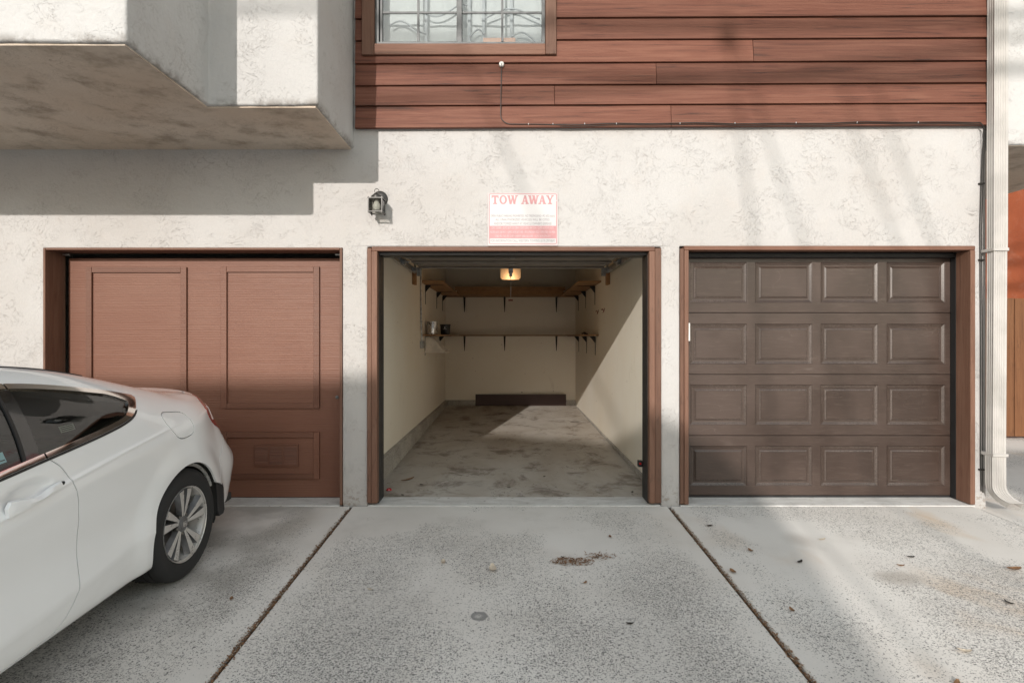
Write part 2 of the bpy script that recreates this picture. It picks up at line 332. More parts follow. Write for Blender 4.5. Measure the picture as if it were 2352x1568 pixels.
# ------------------------------------------------------------------ mesh helpers
ORG = {}
def tag(o, label=None, cat=None, group=None, kind=None):
    for k, v in (('label', label), ('category', cat), ('group', group), ('kind', kind)):
        if v: o[k] = v
    return o
def empty(name, loc, label=None, cat=None, group=None):
    o = bpy.data.objects.new(name, None); C.objects.link(o); o.location = loc; o.empty_display_size = 0.1
    ORG[o] = Vector(loc); return tag(o, label, cat, group)
def link(name, me, m, parent=None, org=None):
    o = bpy.data.objects.new(name, me); C.objects.link(o)
    if m: me.materials.append(MAT[m])
    if parent is not None:
        o.parent = parent; ORG[o] = ORG.get(parent, Vector((0, 0, 0)))
    else: ORG[o] = Vector((0, 0, 0))
    return o
class MB:
    def __init__(s): s.V = []; s.F = []
    def add(s, V, F):
        b = len(s.V); s.V += [tuple(v) for v in V]; s.F += [[i + b for i in f] for f in F]; return s
    def box(s, x0, x1, y0, y1, z0, z1, c=0.0, zr=0.0):
        # chamfered box; zr lifts the x1 end
        if c <= 0:
            V = [(x, y, z) for x in (x0, x1) for y in (y0, y1) for z in (z0, z1)]
            F = [(0, 1, 3, 2), (4, 6, 7, 5), (0, 4, 5, 1), (2, 3, 7, 6), (0, 2, 6, 4), (1, 5, 7, 3)]
        else:
            V = []; idx = {}
            X = (x0, x1); Y = (y0, y1); Z = (z0, z1); sg = (1, -1)
            for i in (0, 1):
                for j in (0, 1):
                    for k in (0, 1):
                        for a in range(3):
                            idx[(i, j, k, a)] = len(V)
                            V.append((X[i] + (0 if a == 0 else c * sg[i]), Y[j] + (0 if a == 1 else c * sg[j]), Z[k] + (0 if a == 2 else c * sg[k])))
            F = []
            for a in range(3):
                o = [b for b in range(3) if b != a]
                for s_ in (0, 1):
                    q = []
                    for (p, r) in ((0, 0), (1, 0), (1, 1), (0, 1)):
                        t = [0, 0, 0]; t[a] = s_; t[o[0]] = p; t[o[1]] = r; q.append(idx[(*t, a)])
                    F.append(q)
            for a in range(3):
                o = [b for b in range(3) if b != a]
                for p in (0, 1):
                    for r in (0, 1):
                        t0 = [0, 0, 0]; t0[o[0]] = p; t0[o[1]] = r; t1 = list(t0); t1[a] = 1
                        F.append([idx[(*t0, o[0])], idx[(*t1, o[0])], idx[(*t1, o[1])], idx[(*t0, o[1])]])
            for i in (0, 1):
                for j in (0, 1):
                    for k in (0, 1): F.append([idx[(i, j, k, a)] for a in range(3)])
        if zr: V = [(x, y, z + zr * (x - x0) / (x1 - x0)) for x, y, z in V]
        return s.add(V, F)
    def prism(s, poly, a0, a1, axis='y'):
        n = len(poly)
        def pt(p, a): return {'y': (p[0], a, p[1]), 'x': (a, p[0], p[1]), 'z': (p[0], p[1], a)}[axis]
        V = [pt(p, a0) for p in poly] + [pt(p, a1) for p in poly]
        F = [list(range(n)), list(range(2 * n - 1, n - 1, -1))] + [[i, (i + 1) % n, (i + 1) % n + n, i + n] for i in range(n)]
        return s.add(V, F)
    def tube(s, pts, r, n=8, cap=True):
        pts = [Vector(p) for p in pts]; m = len(pts); V = []; F = []
        rr = r if isinstance(r, (list, tuple)) else [r] * m
        up = None
        for i, p in enumerate(pts):
            d = (pts[min(i + 1, m - 1)] - pts[max(i - 1, 0)]).normalized()
            if up is None:
                up = d.orthogonal().normalized()
            else:
                up = (up - d * up.dot(d)); up = up.normalized() if up.length > 1e-6 else d.orthogonal().normalized()
            b = d.cross(up)
            for k in range(n):
                a = 2 * math.pi * k / n; V.append(p + (up * math.cos(a) + b * math.sin(a)) * rr[i])
        for i in range(m - 1):
            for k in range(n):
                F.append([i * n + k, i * n + (k + 1) % n, (i + 1) * n + (k + 1) % n, (i + 1) * n + k])
        if cap: F += [list(range(n))[::-1], [(m - 1) * n + k for k in range(n)]]
        return s.add(V, F)
    def lathe(s, prof, c, axis='z', n=24, close=True):
        V = []; F = []; m = len(prof)
        for r, h in prof:
            for k in range(n):
                a = 2 * math.pi * k / n; p, q = r * math.cos(a), r * math.sin(a)
                V.append({'z': (c[0] + p, c[1] + q, c[2] + h), 'y': (c[0] + p, c[1] + h, c[2] + q), 'x': (c[0] + h, c[1] + p, c[2] + q)}[axis])
        for i in range(m - 1):
            for k in range(n): F.append([i * n + k, i * n + (k + 1) % n, (i + 1) * n + (k + 1) % n, (i + 1) * n + k])
        if close: F += [list(range(n))[::-1], [(m - 1) * n + k for k in range(n)]]
        return s.add(V, F)
    def wall(s, x0, x1, z0, z1, holes, y0, y1):
        # plate in the xz plane with rectangular holes, y0 front, y1 back
        xs = sorted({x0, x1, *[h[0] for h in holes], *[h[1] for h in holes]}); zs = sorted({z0, z1, *[h[2] for h in holes], *[h[3] for h in holes]})
        xs = [x for x in xs if x0 <= x <= x1]; zs = [z for z in zs if z0 <= z <= z1]
        def solid(i, k):
            if i < 0 or k < 0 or i >= len(xs) - 1 or k >= len(zs) - 1: return False
            cx, cz = (xs[i] + xs[i + 1]) / 2, (zs[k] + zs[k + 1]) / 2
            return not any(h[0] < cx < h[1] and h[2] < cz < h[3] for h in holes)
        nz = len(zs); V = []; F = []
        for y in (y0, y1):
            for x in xs:
                for z in zs: V.append((x, y, z))
        N = len(xs) * nz; ix = lambda i, k, b: b * N + i * nz + k
        for i in range(len(xs) - 1):
            for k in range(nz - 1):
                if not solid(i, k): continue
                F.append([ix(i, k, 0), ix(i + 1, k, 0), ix(i + 1, k + 1, 0), ix(i, k + 1, 0)])
                F.append([ix(i, k, 1), ix(i, k + 1, 1), ix(i + 1, k + 1, 1), ix(i + 1, k, 1)])
                if not solid(i - 1, k): F.append([ix(i, k, 0), ix(i, k + 1, 0), ix(i, k + 1, 1), ix(i, k, 1)])
                if not solid(i + 1, k): F.append([ix(i + 1, k, 0), ix(i + 1, k, 1), ix(i + 1, k + 1, 1), ix(i + 1, k + 1, 0)])
                if not solid(i, k - 1): F.append([ix(i, k, 0), ix(i, k, 1), ix(i + 1, k, 1), ix(i + 1, k, 0)])
                if not solid(i, k + 1): F.append([ix(i, k + 1, 0), ix(i + 1, k + 1, 0), ix(i + 1, k + 1, 1), ix(i, k + 1, 1)])
        return s.add(V, F)
    def build(s, name, m, parent=None, smooth=False, fix=True, bevel=0.0, mats=None):
        me = bpy.data.meshes.new(name)
        o = ORG.get(parent, Vector((0, 0, 0))) if parent is not None else Vector((0, 0, 0))
        me.from_pydata([(v[0] - o.x, v[1] - o.y, v[2] - o.z) for v in s.V], [], s.F)
        if fix:
            bm = bmesh.new(); bm.from_mesh(me)
            bmesh.ops.remove_doubles(bm, verts=bm.verts, dist=1e-6)
            bmesh.ops.recalc_face_normals(bm, faces=bm.faces)
            if bevel:
                es = [e for e in bm.edges if len(e.link_faces) == 2 and e.calc_face_angle(0) > 0.6]
                bmesh.ops.bevel(bm, geom=es, offset=bevel, segments=3, profile=0.5, affect='EDGES')
            bm.to_mesh(me); bm.free()
        if smooth:
            me.polygons.foreach_set('use_smooth', [True] * len(me.polygons))
            if smooth != 'all':
                try: me.set_sharp_from_angle(angle=math.radians(35))
                except Exception: pass
        return link(name, me, m, parent)
def B(name, m, parent, *args, **kw):
    sm = kw.pop('smooth', False); bv = kw.pop('bevel', 0.0)
    return MB().box(*args, **kw).build(name, m, parent, smooth=sm, bevel=bv)
def top(o, label, cat, group=None): return tag(o, label, cat, group)
def copy_tree(o, parent=None):
    c = o.copy(); C.objects.link(c); c.parent = parent; ORG[c] = ORG.get(o)
    for ch in [x for x in bpy.data.objects if x.parent == o]: copy_tree(ch, c)
    return c

# ------------------------------------------------------------------ ground, driveway, yard
SL = 0.046
def zg(y): return -SL * (4.58 - y)
ground = MB().add([(-300, -300, -0.42), (300, -300, -0.42), (300, 300, -0.42), (-300, 300, -0.42)], [(0, 1, 2, 3)]).build('ground', 'alley_bounce', fix=False)
tag(ground, 'unseen alley ground behind the driveway, made pale grey to bounce light', None, None, 'structure')
def sloped(mb, k=SL, y0=4.58): mb.V = [(x, y, z + (y - y0) * k) for x, y, z in mb.V]; return mb
drive = sloped(MB().box(-7.0, 3.86, -3.2, 4.595, -0.15, -0.022)).build('driveway', 'soil')
tag(drive, None, None, None, 'structure')
for x0, x1 in ((-7.0, -1.312), (-1.288, 1.307), (1.333, 3.83)):
    sloped(MB().box(x0, x1, -3.2, 4.578, -0.12, 0.0, 0.007)).build('slab', 'driveway_concrete', drive)
yard = MB()
yard.add([(3.9, -3.2, zg(-3.2) - 0.03), (16, -3.2, zg(-3.2) - 0.03), (16, 4.58, -0.03), (3.9, 4.58, -0.03), (3.9, 9.5, -0.005), (16, 9.5, -0.005)],
         [(0, 1, 2, 3), (3, 2, 5, 4)])
yard = yard.build('side_yard', 'yard_concrete', fix=False); tag(yard, None, None, None, 'structure')

# ------------------------------------------------------------------ apartment building
bld = empty('apartment_building', (0, 4.6, 0), 'white stucco apartment building with red brown siding above three garage bays', 'building')
OPEN = [(-3.853, -1.378, -1, 2.132), (-1.173, 1.26, -1, 2.14), (1.414, 3.852, -1, 2.146)]
WIN = (-1.103, 0.298, 3.796, 4.96)
MB().wall(-7.0, 3.955, -0.12, 6.2, OPEN + [WIN], 4.60, 4.78).build('front_wall', 'stucco', bld, bevel=0.008, smooth=True)
B('side_wall', 'stucco', bld, 3.87, 3.953, 4.78, 11.2, -0.12, 6.198)
B('end_wall', 'stucco', bld, -7.0, -6.8, 4.78, 11.2, -0.12, 6.198)
B('rear_wall', 'stucco', bld, -6.8, 3.87, 11.02, 11.2, -0.12, 6.198)
B('roof', 'roof_gravel', bld, -7.2, 5.7, 2.7, 11.4, 6.2, 6.4)
# the stepped bays that overhang the garages
def bay_mesh(P):
    out = []
    for (a, b) in zip(P, P[1:] + P[:1]):
        d = math.hypot(b[0] - a[0], b[1] - a[1]); n_ = max(1, int(d / 0.09))
        for i in range(n_):
            t_ = i / n_; j = 0.0 if i == 0 else 0.0025
            out.append((a[0] + (b[0] - a[0]) * t_ + random.uniform(-j, j), a[1] + (b[1] - a[1]) * t_ + random.uniform(-j, j)))
    m_ = MB().prism(out, 2.952, 6.198, 'z'); m_.V = [(x, y, z + (random.uniform(.0, .007) if z < 3 else 0)) for x, y, z in m_.V]
    return m_
bay = bay_mesh([(-7.0, 4.65), (-7.0, 2.93), (-2.02, 2.93), (-2.02, 3.735), (-1.286, 3.735), (-1.286, 4.65)]).build('bay', 'stucco_bay', bld, bevel=0.016, smooth=True)
sof = MB().prism([(-6.98, 4.62), (-6.98, 2.953), (-2.043, 2.953), (-2.043, 3.758), (-1.309, 3.758), (-1.309, 4.62)], 2.945, 3.0, 'z').build('bay_soffit', 'stucco_soffit', bld)
MB().prism([(3.99, 4.5), (5.45, 4.5), (5.45, 6.3), (3.94, 6.3), (3.94, 4.64), (3.99, 4.64)], 2.952, 6.198, 'z').build('bay', 'stucco_bay', bld, bevel=0.02, smooth=True)
B('bay_soffit', 'stucco_soffit', bld, 3.96, 5.428, 4.65, 6.28, 2.949, 3.0)
B('bay_soffit', 'stucco_soffit', bld, 4.01, 5.428, 4.522, 4.645, 2.949, 3.0)

# siding: dark backing plus lapped boards, running very slightly uphill
TL = 0.0048
sb = MB().wall(-1.27, 3.93, 3.112, 6.165, [(WIN[0] - 0.02, WIN[1] + 0.02, WIN[2] - 0.02, WIN[3] + 0.02)], 4.589, 4.598); sb.V = [(x, y, z + TL * (x + 1.264)) for x, y, z in sb.V]
siding = sb.build('siding', 'dark_gap', bld)
def board(poly, zb, zt):
    m = MB().prism(poly, 0.0, 1.0)
    V = []
    for x, y, z in m.V:
        f = (z - zb) / (zt - zb)
        yy = 4.588 if y > 0.5 else 4.550 + 0.020 * f
        V.append((x, yy, z + TL * (x + 1.264)))
    m.V = V
    m.build('board', 'siding_paint', siding, bevel=0.0025)
rows = [3.106, 3.289, 3.455, 3.636, 3.824, 4.004] + [4.184 + 0.18 * i for i in range(12)]
joints = {0: [1.333], 1: [0.374], 2: [1.211], 3: [2.008], 6: [2.6], 7: [1.5], 8: [3.0]}
XL, XR = -1.264, 3.932
for r in range(len(rows) - 1):
    z0, z1 = rows[r] + 0.0015, rows[r + 1] - 0.0025
    if z1 > 6.17: break
    if r == 3:
        a, b = WIN[0] - 0.05, WIN[1] + 0.045
        board([(XL, z0), (2.006, z0), (2.006, z1), (b, z1), (b, 3.715), (a, 3.715), (a, z1), (XL, z1)], z0, z1)
        board([(2.010, z0), (XR, z0), (XR, z1), (2.010, z1)], z0, z1)
        continue
    cuts = [XL] + joints.get(r, []) + [XR]
    segs = list(zip(cuts[:-1], cuts[1:]))
    if rows[r + 1] > 3.83 and rows[r] < 5.0:
        segs = [(XL, WIN[0] - 0.05)] + [(max(s0, WIN[1] + 0.045), s1) for s0, s1 in segs if s1 > WIN[1] + 0.1]
    for s0, s1 in segs:
        e0 = 0.0015 if s0 > XL else 0; e1 = 0.0015 if s1 < XR else 0
        board([(s0 + e0, z0), (s1 - e1, z0), (s1 - e1, z1), (s0 + e0, z1)], z0, z1)
B('corner_board', 'trim_paint', bld, 3.957, 4.075, 4.562, 4.635, 3.115, 6.19, c=0.004)

# window
win = MB().wall(WIN[0] + 0.002, WIN[1] - 0.002, WIN[2] + 0.002, WIN[3] - 0.002, [(WIN[0] + 0.03, WIN[1] - 0.025, WIN[2] + 0.026, WIN[3] - 0.03)], 4.572, 4.66).build('window', 'alu_frame', bld)
B('trim', 'trim_paint', win, -1.202, -1.104, 4.53, 4.588, 3.697, 5.06, c=0.004)
B('trim', 'trim_paint', win, 0.299, 0.388, 4.53, 4.588, 3.701, 5.06, c=0.004)
B('trim', 'trim_paint_h', win, -1.103, 0.298, 4.534, 4.588, 3.70, 3.790, c=0.004)
B('trim', 'trim_paint_h', win, -1.103, 0.298, 4.534, 4.588, 4.965, 5.06, c=0.004)
B('sash_stile', 'alu_frame', win, -0.432, -0.388, 4.585, 4.645, 3.823, 4.929, c=0.003)
B('sash_stile', 'alu_frame', win, -1.071, -1.048, 4.60, 4.645, 3.823, 4.929, c=0.003)
B('sash_rail', 'alu_frame', win, -1.047, -0.433, 4.60, 4.645, 3.823, 3.842, c=0.003)
for x in (-0.752, -0.055): B('muntin', 'alu_frame', win, x - 0.009, x + 0.009, 4.604, 4.614, 3.844, 4.929)
for z in (4.083, 4.37, 4.655):
    B('muntin', 'alu_frame', win, -1.047, -0.433, 4.6045, 4.6135, z - 0.008, z + 0.008); B('muntin', 'alu_frame', win, -0.387, 0.271, 4.6045, 4.6135, z - 0.008, z + 0.008)
B('pane', 'pane_glass', win, -1.047, -0.434, 4.616, 4.620, 3.843, 4.929)
B('pane', 'pane_glass', win, -0.387, 0.272, 4.616, 4.620, 3.823, 4.929)
cu = MB(); n = 90
for i in range(n + 1):
    x = -1.14 + 1.48 * i / n; y = 4.735 + 0.004 * math.sin(i * 0.5) + 0.005 * math.sin(i * 0.21 + 1)
    for z in (3.70, 5.0): cu.V.append((x, y, z))
cu.F = [[2 * i, 2 * i + 2, 2 * i + 3, 2 * i + 1] for i in range(n)]
top(cu.build('curtain', 'curtain', smooth='all', fix=False), 'pale grey curtain hanging behind the upstairs window', 'curtain')
# wrought iron bars just inside the glass
bars = empty('window_bars', (-0.4, 4.69, 3.8), 'grey iron window bars with curling scrolls inside the upstairs window', 'window bars')
for x in (-0.70, -0.335, -0.215, 0.02): B('bar', 'bars_grey', bars, x - 0.012, x + 0.012, 4.684, 4.698, 3.78, 4.98)
for (x0, x1, z, a, ph) in ((-0.70, -0.35, 4.14, 0.05, 3.6), (-0.20, 0.26, 4.105, 0.05, -0.6), (-0.01, 0.28, 3.90, 0.055, -0.2), (-1.0, -0.7, 4.0, 0.05, 0.3), (-0.33, -0.21, 3.95, 0.03, -1.2)):
    MB().tube([(x0 + (x1 - x0) * t / 20, 4.675, z + a * math.sin(ph + 4.6 * t / 20)) for t in range(21)], 0.007, 6).build('scroll', 'bars_grey', bars, smooth=True)
top(B('cardboard_box', 'cardboard', None, -0.215, 0.055, 4.625, 4.67, 3.823, 3.885, c=0.003), 'small peach cardboard box on the upstairs window sill', 'box')

# ---- left garage door: ribbed plywood tilt up door
CS = [('casing', -3.853, -3.832), ('casing', -1.400, -1.378)]
for nm, a, b in CS: B(nm, 'trim_paint', bld, a + 0.001, b - 0.001, 4.588, 4.80, 0.005, 2.131, c=0.002)
B('casing', 'trim_paint_h', bld, -3.831, -1.401, 4.588, 4.80, 2.113, 2.131, c=0.002)
ld = B('garage_door', 'door_paint', bld, -3.80, -1.404, 4.79, 4.83, 0.012, 2.072, c=0.003)
ld['label'] = 'old ribbed brown plywood garage door with applied mouldings'
B('door_gap', 'dark_gap', bld, -3.83, -1.402, 4.87, 4.89, 0.0, 2.112)
B('bottom_seal', 'black_rubber', ld, -3.79, -1.41, 4.80, 4.825, 0.001, 0.0115)
def frame(x0, x1, z0, z1, w=0.05):
    B('moulding', 'door_paint', ld, x0, x0 + w, 4.772, 4.7895, z0, z1, c=0.002); B('moulding', 'door_paint', ld, x1 - w, x1, 4.772, 4.7895, z0, z1, c=0.002)
    B('moulding', 'door_paint', ld, x0 + w + .001, x1 - w - .001, 4.773, 4.7895, z0, z0 + w * 0.85, c=0.002); B('moulding', 'door_paint', ld, x0 + w + .001, x1 - w - .001, 4.773, 4.7895, z1 - w * 0.95, z1, c=0.002)
frame(-3.64, -2.774, 0.78, 1.995); frame(-2.479, -1.631, 0.78, 1.999)
frame(-3.64, -2.774, 0.173, 0.576); frame(-2.479, -1.631, 0.173, 0.576)
vent = MB().wall(-2.193, -1.815, 0.278, 0.468, [(-2.188 + i * 0.125, -2.188 + i * 0.125 + 0.112, 0.298, 0.452) for i in range(3)], 4.778, 4.7895).build('vent_grille', 'door_paint', ld)
for i in range(3):
    x = -2.188 + i * 0.125
    for k in range(13):
        z = 0.300 + k * 0.0118
        MB().prism([(4.779, z), (4.7885, z + 0.002), (4.7885, z + 0.0112), (4.782, z + 0.0095)], x, x + 0.112, 'x').build('louvre', 'door_paint', vent)
lkp = MB().lathe([(0.015, 0.0), (0.015, -0.004), (0.009, -0.007), (0.0005, -0.007)], (-1.482, 4.7895, 0.874), 'y', 16).build('lock', 'alu_frame', ld, smooth=True)
for x in (-3.775, -1.45): B('spring_bracket', 'galvanized', bld, x - 0.03, x + 0.03, 4.73, 4.76, 2.088, 2.10)

# ---- middle garage: casings, black stops, interior
for a, b, c_ in ((-1.172, -1.135, 0), (-1.134, -1.087, 1), (1.159, 1.205, 1), (1.206, 1.259, 0)):
    B('casing', 'trim_paint', bld, a, b, 4.583 - 0.006 * c_, 4.64, 0.022, 2.102 if c_ else 2.128, c=0.004)
B('casing', 'trim_paint_h', bld, -1.134, 1.205, 4.581, 4.64, 2.103, 2.139, c=0.004)
B('door_stop', 'black_rubber', bld, -1.165, -1.086, 4.641, 4.82, 0.006, 2.138, c=0.003); B('door_stop', 'black_rubber', bld, 1.157, 1.25, 4.641, 4.82, 0.006, 2.138, c=0.003)
B('door_stop', 'black_rubber', bld, -1.085, 1.156, 4.641, 4.82, 2.08, 2.138, c=0.003)
B('garage_wall', 'garage_wall', bld, -1.36, -1.25, 4.781, 10.9, -0.1, 2.75); B('garage_wall', 'garage_wall', bld, 1.308, 1.40, 4.781, 10.9, -0.1, 2.75)
B('garage_wall', 'garage_wall', bld, -1.36, 1.40, 10.901, 11.0, -0.1, 2.75)
B('garage_ceiling', 'ceiling_paint', bld, -1.36, 1.40, 4.781, 11.0, 2.751, 2.85)
fl = MB().add([(-1.25, 4.781, 0.004), (1.308, 4.781, 0.004), (1.308, 10.9, 0.052), (-1.25, 10.9, 0.052)], [(0, 1, 2, 3)]).build('garage_floor', 'garage_floor', bld, fix=False)
cb = MB(); cb.add([(-1.249, 4.83, -.02), (-1.203, 4.83, -.02), (-1.203, 4.83, .225), (-1.249, 4.83, .232), (-1.249, 10.89, .0), (-1.203, 10.89, .0), (-1.203, 10.89, .145), (-1.249, 10.89, .15)],
    [(0, 1, 2, 3), (4, 7, 6, 5), (1, 5, 6, 2), (2, 6, 7, 3)])
cb.build('curb', 'curb_concrete', bld)
B('curb', 'curb_concrete', bld, -1.2, 1.306, 10.855, 10.899, 0.0, 0.15, c=0.004)
B('curb', 'curb_concrete', bld, 1.288, 1.307, 4.83, 10.85, -0.02, 0.062, c=0.003)
for x0, x1 in ((-3.83, -1.40), (-1.17, 1.255), (1.416, 3.85)):
    th = MB().box(x0, x1, 4.583, 4.82, -0.1, 0.004, 0.004); th.V = [(x, y, z + (0.003 if y > 4.7 and z > -0.05 else 0)) for x, y, z in th.V]
    th.build('threshold', 'threshold_concrete', bld)

# open overhead door above the middle bay, seen from below
od = B('overhead_door', 'steel_inside', bld, -1.13, 1.19, 4.90, 6.95, 2.285, 2.31); od['label'] = 'open overhead door lying flat under the ceiling'
for k in range(4):
    y0 = 4.90 + k * 0.5125
    B('section', 'steel_inside', od, -1.128, 1.188, y0 + 0.003, y0 + 0.5095, 2.262, 2.2845, c=0.006)
    for yy in (y0 + 0.05, y0 + 0.43): B('strut', 'steel_inside', od, -1.12, 1.18, yy, yy + 0.05, 2.240, 2.2615, c=0.008)
    for x in (-1.08, 0.03, 1.09):
        B('hinge', 'galvanized', od, x - 0.02, x + 0.035, y0 + 0.001, y0 + 0.07, 2.232, 2.2395, c=0.002)
for s, xw in ((-1, -1.205), (1, 1.262)):
    tr = MB().prism([(xw - 0.012, 2.205), (xw + 0.012, 2.205), (xw + 0.012, 2.212), (xw - 0.005, 2.212), (xw - 0.005, 2.262), (xw + 0.012, 2.262), (xw + 0.012, 2.269), (xw - 0.012, 2.269)], 4.95, 7.15).build('door_track', 'galvanized', bld)
    B('upright', 'galvanized', tr, xw - 0.018, xw + 0.018, 4.83, 4.86, 0.05, 2.1)
    for y in (6.2, 6.93):
        B('roller_bracket', 'galvanized', tr, xw - s * 0.02 - 0.03, xw - s * 0.02 + 0.03, y, y + 0.09, 2.20, 2.262, c=0.004)
        MB().tube([(xw - s * 0.09, y + 0.04, 2.235), (xw, y + 0.04, 2.235)], 0.008, 8).build('roller', 'galvanized', tr, smooth=True)
    B('end_plate', 'galvanized', tr, xw - s * 0.075 - 0.028, xw - s * 0.075 + 0.028, 6.96, 6.985, 2.155, 2.262, c=0.003)
    B('hanger_strap', 'galvanized', tr, xw - 0.014, xw + 0.014, 7.12, 7.124, 2.27, 2.74)
    xa = -1.249 if s < 0 else 1.268
    B('mounting_block', 'shelf_wood', bld, xa, xa + 0.038, 7.16, 7.30, 2.07, 2.28, c=0.003)

# ---- right garage door: steel raised panels
B('casing', 'trim_paint', bld, 1.415, 1.447, 4.586, 4.69, 0.012, 2.125, c=0.004); B('casing', 'trim_paint', bld, 1.448, 1.484, 4.579, 4.69, 0.012, 2.11, c=0.004)
B('casing', 'trim_paint', bld, 3.811, 3.851, 4.581, 4.735, 0.012, 2.11, c=0.004)
B('casing', 'trim_paint_h', bld, 1.448, 3.851, 4.581, 4.69, 2.111, 2.145, c=0.004)
B('door_stop', 'black_rubber', bld, 3.8125, 3.85, 4.736, 4.7985, 0.01, 2.11, c=0.003); B('door_stop', 'black_rubber', bld, 1.416, 1.482, 4.701, 4.79, 0.01, 2.11, c=0.003)
B('door_stop', 'black_rubber', bld, 1.483, 3.813, 4.735, 4.79, 2.074, 2.1105, c=0.003)
rd = B('garage_door', 'steel_door', bld, 1.43, 3.845, 4.835, 4.85, 0.01, 2.13); rd['label'] = 'dark brown steel garage door with sixteen raised panels'
B('bottom_seal', 'black_rubber', rd, 1.44, 3.835, 4.803, 4.834, 0.007, 0.0235, c=0.003)
PX = [(1.567, 2.058), (2.131, 2.622), (2.698, 3.192), (3.269, 3.770)]
ZR = [(0.025, 0.543, 0.109, 0.451), (0.543, 1.071, 0.635, 0.979), (1.071, 1.603, 1.16, 1.505), (1.603, 2.13, 1.692, 2.037)]
for z0, z1, p0, p1 in ZR:
    MB().wall(1.43, 3.845, z0 + 0.002, z1 - 0.0025, [(a, b, p0, p1) for a, b in PX], 4.80, 4.834).build('section', 'steel_door', rd, bevel=0.0025)
    for a, b in PX:
        prof = [(0.0005, 0.0005), (0.003, 0.004), (0.012, 0.0082), (0.0135, 0.0068), (0.023, 0.0115), (0.034, 0.0122), (0.0355, 0.0112), (0.037, 0.0122), (0.050, 0.006), (0.0515, 0.0025), (0.054, 0.0025)]
        m = MB()
        for ins, d in prof:
            m.V += [(a + ins, 4.80 + d, p0 + ins), (b - ins, 4.80 + d, p0 + ins), (b - ins, 4.80 + d, p1 - ins), (a + ins, 4.80 + d, p1 - ins)]
        for i in range(len(prof) - 1):
            for k in range(4): m.F.append([4 * i + k, 4 * i + (k + 1) % 4, 4 * i + 4 + (k + 1) % 4, 4 * i + 4 + k])
        m.F.append([4 * (len(prof) - 1) + k for k in range(4)])
        pn = m.build('panel', 'steel_door', rd, fix=False); pn.data.materials.append(MAT['steel_worn_highlight'])
        for i, pg in enumerate(pn.data.polygons): pg.material_index = 1 if i < 40 and i // 4 in (1, 3, 7) else 0
kp = empty('keypad', (1.49, 4.62, 1.4), 'slim white keypad fixed to the casing of the panelled garage door', 'keypad')
B('cover', 'white_plastic', kp, 1.4845, 1.503, 4.60, 4.66, 1.36, 1.51, c=0.004); B('back_plate', 'black_plastic', kp, 1.4845, 1.498, 4.605, 4.655, 1.325, 1.359, c=0.003)

# ------------------------------------------------------------------ sign
sg = empty('tow_away_sign', (0.115, 4.6, 2.15), 'faded red and white tow away sign on the stucco above the open garage', 'sign')
SX0, SX1, SZ0, SZ1 = -0.176, 0.406, 2.146, 2.583
plate = B('plate', 'sign_edge', sg, SX0, SX1, 4.589, 4.5985, SZ0, SZ1, c=0.002)
def rrect(x0, x1, z0, z1, r, n=5):
    out = []
    for cx, cz, a0 in ((x1 - r, z1 - r, 0), (x0 + r, z1 - r, 90), (x0 + r, z0 + r, 180), (x1 - r, z0 + r, 270)):
        for k in range(n + 1):
            a = math.radians(a0 + 90 * k / n); out.append((cx + r * math.cos(a), cz + r * math.sin(a)))
    return out
def sx(c): return SX0 + (c - 115) / (1915 - 115) * (SX1 - SX0)
def sz(c): return SZ1 - (c - 150) / (1500 - 150) * (SZ1 - SZ0)
bo = rrect(sx(148), sx(1885), sz(1450), sz(168), 0.012); bi = rrect(sx(168), sx(1865), sz(1435), sz(188), 0.008)
m = MB(); m.V = [(x, 4.5885, z) for x, z in bo] + [(x, 4.5885, z) for x, z in bi]; nb = len(bo)
m.F = [[i, (i + 1) % nb, (i + 1) % nb + nb, i + nb] for i in range(nb)]; m.build('border', 'sign_red', sg, fix=False)
m = MB(); m.V = [(x, 4.5887, z) for x, z in bi]; m.F = [list(range(nb))]; face = m.build('face', 'sign_white', sg, fix=False)
m = MB(); m.add([(sx(168), 4.5884, sz(1310)), (sx(1865), 4.5884, sz(1310)), (sx(1865), 4.5884, sz(988)), (sx(168), 4.5884, sz(988))], [(0, 1, 2, 3)]); m.build('band', 'sign_red', sg, fix=False)
def text(body, x0, x1, z0, z1, y, mt, parent, name='lettering'):
    cv = bpy.data.curves.new('lettering', 'FONT'); cv.body = body; ob = bpy.data.objects.new('lettering_source', cv)
    cv.resolution_u = 3
    me = bpy.data.meshes.new_from_object(ob); bpy.data.objects.remove(ob); bpy.data.curves.remove(cv)
    co = np.array([v.co[:] for v in me.vertices]); lo = co.min(0); hi = co.max(0); o = ORG.get(parent, Vector())
    for v in me.vertices:
        v.co = (x0 + (v.co.x - lo[0]) / (hi[0] - lo[0]) * (x1 - x0) - o.x, y - o.y, z0 + (v.co.y - lo[1]) / (hi[1] - lo[1]) * (z1 - z0) - o.z)
    me.materials.clear(); return link(name, me, mt, parent)
